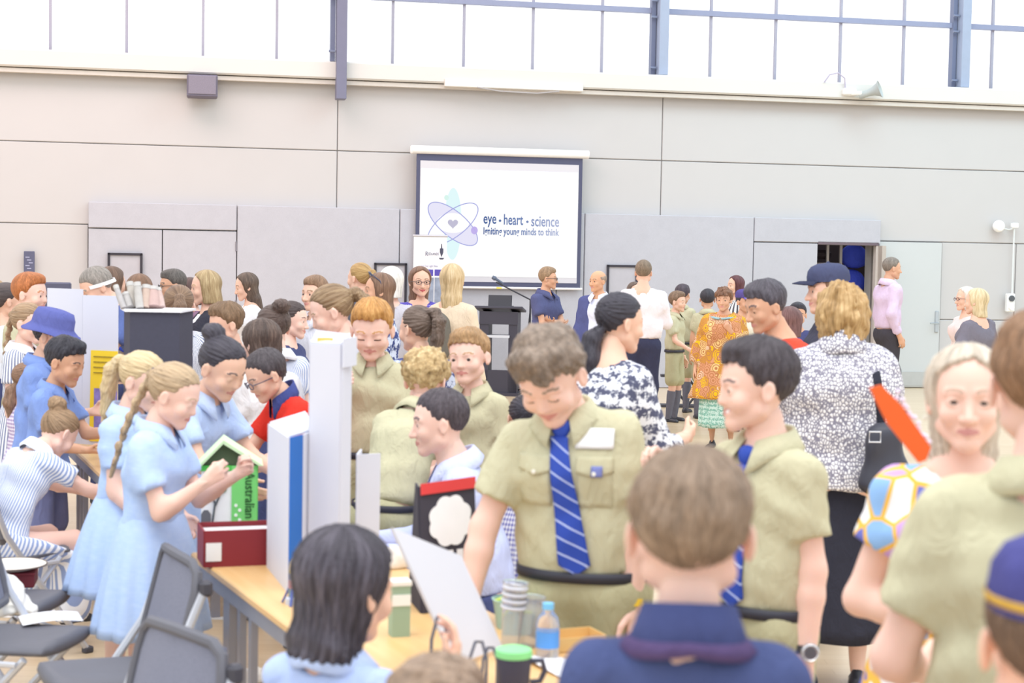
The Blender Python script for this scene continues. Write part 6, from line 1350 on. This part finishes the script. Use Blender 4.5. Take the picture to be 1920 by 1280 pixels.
for i, (px0, py0, px1, py1, r_, c, lab) in enumerate(((236, 573, 222, 530, .014, 'b4b0b0', 'thin white stick leaning left on the black box'), (245, 574, 238, 545, .02, 'b6b2b0', 'short white stick lying low on the black box lid'), (250, 574, 243, 525, .018, 'bdb6ae', 'cream stick in the middle of the bundle on the black box'), (256, 574, 252, 535, .035, '8f929c', 'grey mottled roll standing on the black box'), (266, 574, 262, 525, .018, 'b8b4b0', 'slim white stick behind the grey mottled roll'), (272, 574, 277, 530, .022, 'bfa99c', 'pale pink stick tilted right on the black box'), (285, 575, 284, 535, .032, 'c0a49e', 'thick pink card roll at the right of the bundle'), (298, 576, 292, 538, .022, 'c4aca6', 'pink card strip leaning against the thick pink roll'))):
    a = at(px0, py0, Yk+.12); b = at(px1, py1, Yk+.16); so = empty('card_stick', (a[0], Yk+.08+.025*(i % 4), kz+.012)); tag(so, lab, 'card stick'); dv = (b[0]-a[0], .03, b[2]-a[2])
    m = MB(); m.tube([(0, 0, r_*.3), (dv[0]*.5, dv[1]*.5, dv[2]*.5), dv], [r_, r_*1.05, r_*.8], 10); m.build('roll', plain(c, .7, .2, var=.15, scale=40), so, True); m = MB(); m.tube([(dv[0]*.86, dv[1]*.86, dv[2]*.86), (dv[0]*1.02, dv[1]*1.02, dv[2]*1.02)], [r_*.95, r_*.9], 10); m.build('end_cap', plain('c4c1be', .7, .2), so, True)
Yw = 8.45; x0_, x1_, x2_ = at(90, 600, Yw+.08)[0], at(156, 600, Yw-.05)[0], at(222, 600, Yw-.12)[0]; z1_ = at(120, 541, Yw)[2]-TZ; z2_ = at(190, 553, Yw)[2]-TZ
tb_ = empty('trifold_board', (0, 0, TZ)); tag(tb_, 'white trifold board with yellow poster beside the tall black box', 'display board')
wallseg((x0_, Yw+.08), (x1_, Yw-.05), 0, z1_, WB, 'board_panel', tb_); ctr_ = wallseg((x1_, Yw-.05), (x2_, Yw-.12), 0, z2_, WB, 'board_panel', tb_)
def fc(u, z): return (x1_+(x2_-x1_)*u, Yw-.05-.07*u-.012, z)
zy = at(195, 655, Yw)[2]-TZ
slabq('yellow_poster', [fc(.2, .02), fc(1., .02), fc(1., zy), fc(.24, zy)], -.003, plain('f4d23c', .6, .2), tb_)
zpu = at(195, 725, Yw)[2]-TZ; slabq('purple_picture', [tuple(np.array(fc(.34, .06))-A3(0, .005, 0)), tuple(np.array(fc(1., .06))-A3(0, .005, 0)), tuple(np.array(fc(1., zpu))-A3(0, .005, 0)), tuple(np.array(fc(.34, zpu))-A3(0, .005, 0))], -.002, plain('8d7fc0', .6, .2, var=.5, scale=30), tb_)
for k in range(4):
    z_ = zy-.035-.028*k; e = .95-.12*(k % 2); slabq('handwriting', [tuple(np.array(fc(.32, z_))-A3(0, .005, 0)), tuple(np.array(fc(e, z_))-A3(0, .005, 0)), tuple(np.array(fc(e, z_+.006))-A3(0, .005, 0)), tuple(np.array(fc(.32, z_+.006))-A3(0, .005, 0))], -.001, plain('a08a34', .6, .2, var=.6, scale=150), tb_)
# ---------------- folding chairs
CH_G = plain('66666e', .6, .3); CH_M = plain('7e8090', .8, .2, var=.35, scale=300); CH_S = plain('c4c6ce', .35, .5, .4); CH_D = plain('4b4a52', .5, .3)
def make_chair():
    r = empty('folding_chair'); fw = .2
    F = Field((-.26, -.26, .38), (.26, .26, .52), .014); F.cone((0, -.17, .452), (0, .15, .44), .03, .03, 0, A3(1, 0, 0), 6.2); F.ell((0, -.02, .52), (.15, .16, .055), .03, carve=True); F.plane((0, 0, .425), (0, 0, -1)); V, Q = F.mesh(); link('seat', mesh_np('seat', V, Q, [CH_G]), r)
    bf = MB(); ring = []
    def bp(x, z): t_ = (z-.45)/.35; return (x, .14+.09*t_-.035*(1-(x/.2)**2), z)
    for x, z in [(-.2, .55), (-.2, .72), (-.185, .775), (-.15, .80), (0, .81), (.15, .80), (.185, .775), (.2, .72), (.2, .55), (.18, .53), (0, .525), (-.18, .53)]: ring.append(bp(x, z))
    bf.tube(ring, .016, 8, closed=True); bf.build('back_frame', CH_G, r, True)
    ms_ = MB(); ms_.sheet(lambda u, v: bp(-.19+.38*u, .535+.26*v), 10, 6); ms_.sheet(lambda u, v: tuple(np.array(bp(-.19+.38*u, .535+.26*v))+A3(0, .004, 0)), 10, 6); ms_.build('back_mesh', CH_M, r, True)
    for s in (-1, 1):
        m = MB(); m.tube([(s*.215, .235, .74), (s*.215, .16, .56), (s*.215, .06, .42), (s*.215, -.24, .012)], .014, 8); m.build('front_leg', CH_S, r, True)
        m = MB(); m.tube([(s*.185, -.12, .43), (s*.185, .27, .012)], .013, 8); m.build('rear_leg', CH_S, r, True)
        m = MB(); m.box((s*.215, .235, .735), (.035, .04, .05), bev=.01); m.build('joint_cap', CH_D, r)
        for y in (-.24, .27):
            m = MB(); m.box((s*(.215 if y < 0 else .185), y, .014), (.035, .045, .028), bev=.006); m.build('foot', CH_D, r)
        m = MB(); m.tube([(s*.2, -.1, .415), (s*.2, .1, .415)], .01, 6); m.build('seat_rail', CH_S, r, True)
    for y, z in ((-.17, .1), (.21, .08)):
        m = MB(); m.tube([(-.2, y, z), (.2, y, z)], .009, 6); m.build('crossbar', CH_S, r, True)
    return r
def copy_tree(o):
    c = o.copy(); col.objects.link(c)
    for ch in list(o.children):
        d = ch.copy(); col.objects.link(d); d.parent = c
    return c
chair0 = make_chair()
for i, (px, py, z, yaw, lab) in enumerate(((205, 1262, .45, -62, 'empty grey mesh folding chair in front of the pale blue check dresses'), ('xy', -.97, 3.80, -48, 'grey mesh folding chair pushed to the table beside the cloth bags'), ('who', 'slumped', 0, 0, 'grey mesh folding chair with the slumped striped dress on it'), (-80, 905, .45, 118, 'grey mesh folding chair behind the wide blue sun hat'), (12, 1126, .45, 82, 'grey folding chair with a maroon box and plate on its seat'), (36, 1196, .45, 78, 'grey folding chair with papers and white cloth on its seat'), ('who', 'leaning on a hand', 0, 0, 'grey folding chair under the seated pale blue dress'), ('who', 'only the crown', 0, 0, 'grey folding chair under the seated khaki child at the near table'))):
    if px == 'who':
        Pw = [P for P in PEOPLE if py in P['root']['label']][0]; yaw = math.degrees(Pw['root'].rotation_euler[2]); q_ = Pw['root'].location; f_ = rotz(math.radians(yaw)) @ A3(0, -1, 0); px, py, z = 'xy', q_[0]+f_[0]*.06, q_[1]+f_[1]*.06
    o = chair0 if i == 0 else copy_tree(chair0); p = on(px, py, z) if px != 'xy' else (py, z); o.location = (p[0], p[1], 0); o.rotation_euler = (0, 0, math.radians(yaw)); tag(o, lab, 'chair', 'grey mesh folding chairs')
SEAT = .462
p = on(22, 1095, SEAT); mb = stand('maroon_box', (p[0], p[1]), .2, 'flat maroon box under the cream plate on a folding chair', 'box', SEAT); m = MB(); m.box((0, 0, .025), (.18, .16, .05), bev=.004); m.build('box_body', plain('7a3038', .6, .3), mb); m = MB(); m.box((0, 0, .052), (.186, .166, .01), bev=.003); m.build('box_lid', plain('86363e', .6, .3), mb)
pl = stand('cream_plate', (p[0], p[1]), 0, 'cream plate with dark rim lying on the maroon box', 'plate', SEAT+.058); m = MB(); m.lathe([(.06, 0), (.09, .006), (.128, .018), (.13, .021), (.09, .011), (0, .009)], (0, 0, 0), 32); m.build('dish', plain('f0e8dc', .4, .4), pl, True); m = MB(); m.tube([(.13*math.cos(a), .13*math.sin(a), .02) for a in np.linspace(0, 6.283, 32, endpoint=False)], .003, 6, closed=True); m.build('rim', plain('6a5a50', .4, .4), pl, True)
p = on(95, 1166, SEAT); pa = stand('paper_sheet', p, .4, 'white paper sheet on the folding chair seat beside the white cloth', 'paper', SEAT); m = MB(); m.sheet(lambda u, v: ((u-.5)*.2, (v-.5)*.15, .012+.01*math.sin(u*3)), 6, 4); m.build('sheet', plain('f2f1f4', .7, .2), pa)
p = on(20, 1150, SEAT); F = Field((-.12, -.12, -.02), (.12, .12, .16), .009); F.ell((0, 0, .02), (.09, .08, .03), 0); F.ell((-.02, .03, .06), (.05, .04, .06), .03); F.wob(.014, 55, 2); F.plane((0, 0, 0), (0, 0, -1)); V, Q = F.mesh(); o = link('white_cloth', mesh_np('white_cloth', V, Q, [fabric('f3efe8')])); o.location = (p[0], p[1], SEAT); tag(o, 'crumpled white cloth on the folding chair with the papers', 'cloth')
def bag(px, py, r_, c, label, seed, squash=.6):
    p = on(px, py, 0); F = Field((-r_*1.6, -r_*1.3, -.02), (r_*1.6, r_*1.3, r_*1.6), r_/16); F.ell((0, 0, r_*.4), (r_*1.25, r_*.9, r_*squash), 0); F.ell((r_*.4, 0, r_*.55), (r_*.6, r_*.7, r_*.5), r_*.3); F.wob(r_*.08, 8/r_, seed); F.wob(r_*.04, 18/r_, seed+1); F.plane((0, 0, 0), (0, 0, -1)); V, Q = F.mesh()
    rt = empty('cloth_bag', (p[0], p[1], 0)); tag(rt, label, 'bag'); link('bag_body', mesh_np('bag_body', V, Q, [fabric(c)]), rt)
    m = MB(); m.tube([(-r_*.5, -r_*.3, r_*.7), (-r_*.3, -r_*.5, r_*1.15), (r_*.1, -r_*.5, r_*1.2), (r_*.4, -r_*.3, r_*.85)], r_*.06, 6); m.build('bag_handle', fabric(c), rt, True)
bag(455, 1420, .2, 'c3b09c', 'beige cloth bag on the floor under the near table', 3); bag(515, 1370, .18, 'e6ddd2', 'cream cloth bag with dark strap under the near table', 5, .9); bag(45, 1400, .2, 'd8c6b0', 'large cream cloth bag by the folding chair with papers', 8)
# ---------------- orange card, handbag, toy bottle, hand on the head
Yo = 3.3
oc = empty('orange_card', tuple(at(1690, 800, Yo))); tag(oc, 'orange cut-out card held up beside the tweed jacket', 'card'); po = at(1690, 800, Yo)
poly = [(1630, 727), (1652, 721), (1674, 744), (1688, 757), (1745, 838), (1736, 862), (1722, 867), (1664, 795), (1652, 772)]
m = MB(); m.prism([tuple((at(a, b, Yo)-po)[[0, 2]]) for a, b in poly], -.004, .004); m.build('card', plain('ee6a34', .6, .2), oc)
rs = random.Random(2)
for k in range(14):
    t_ = k/13; a, b = 1676+t_*62, 742+t_*92; q_ = at(a+rs.uniform(0, 8), b-rs.uniform(2, 9), Yo+.012)-po; m = MB(); m.lathe([(0, -.007), (.006, 0), (0, .007)], q_, 6); m.build('tissue_fringe', plain('e6dcf0', .7, .2), oc)
PT = [P for P in PEOPLE if 'tweed' in P['root']['label']][0]; wq = at(1655, 858, 6.28)
hb_ = empty('handbag', tuple(wq)); tag(hb_, 'black leather handbag hanging at the tweed jacket', 'handbag')
F = Field((-.2, -.14, -.26), (.2, .14, .2), .012); F.cone((0, 0, .09), (.01, 0, -.10), .045, .065, .02, A3(1, 0, 0), 1.5); F.wob(.006, 35, 2); V, Q = F.mesh(); link('bag_body', mesh_np('bag_body', V, Q, [plain('3c3d48', .45, .4)]), hb_)
m = MB(); m.tube([(-.05+.022*a, -.075, .09+.02*b) for a, b in ((-1, -1), (1, -1), (1, 1), (-1, 1))], .004, 6, closed=True); m.build('silver_buckle', plain('e6e6ea', .25, .6, .6), hb_)
PB = [P for P in PEOPLE if 'toy bottle' in P['root']['label']][0]; hw3 = T_world(PB, PB['J']['wr', 1]*PB['H']+PB['J']['hd', 1]*.1)
tbt = empty('toy_bottle', tuple(hw3)); tag(tbt, 'red and white toy bottle with blue cap in the hand of the black cardigan', 'bottle'); Rb = roty(-1.25)
m = MB(); m.lathe([(.03, -.1), (.04, -.06), (.042, .03), (.03, .08), (.022, .09)], (0, 0, 0), 16, Rb); m.build('bottle_body', plain('d9a0a4', .5, .3, var=.5, scale=22), tbt, True); m = MB(); m.lathe([(.024, .085), (.034, .1), (.03, .14), (0, .15)], (0, 0, 0), 16, Rb); m.build('cap', plain('3c5ce0', .5, .3), tbt, True); m = MB(); m.lathe([(.043, -.03), (.043, .02)], (0, 0, 0), 16, Rb); m.build('label', plain('cfe6e0', .5, .3), tbt, True)
q_ = at(1275, 770, 18.8); rb = empty('folded_stand', (q_[0]+.1, 18.9, 0)); tag(rb, 'low black folding stand behind the long grey socks', 'stand')
for k in range(3):
    x = -.25+.25*k; m = MB(); m.tube([(x, 0, .02), (x+.25, 0, .35)], .014, 6); m.build('strut', CH_D, rb, True); m = MB(); m.tube([(x+.25, .05, .02), (x, .05, .35)], .014, 6); m.build('strut', CH_D, rb, True)
m = MB(); m.box((.1, .02, .37), (.85, .12, .03)); m.box((.1, .02, .015), (.85, .2, .03)); m.build('rail', CH_D, rb)
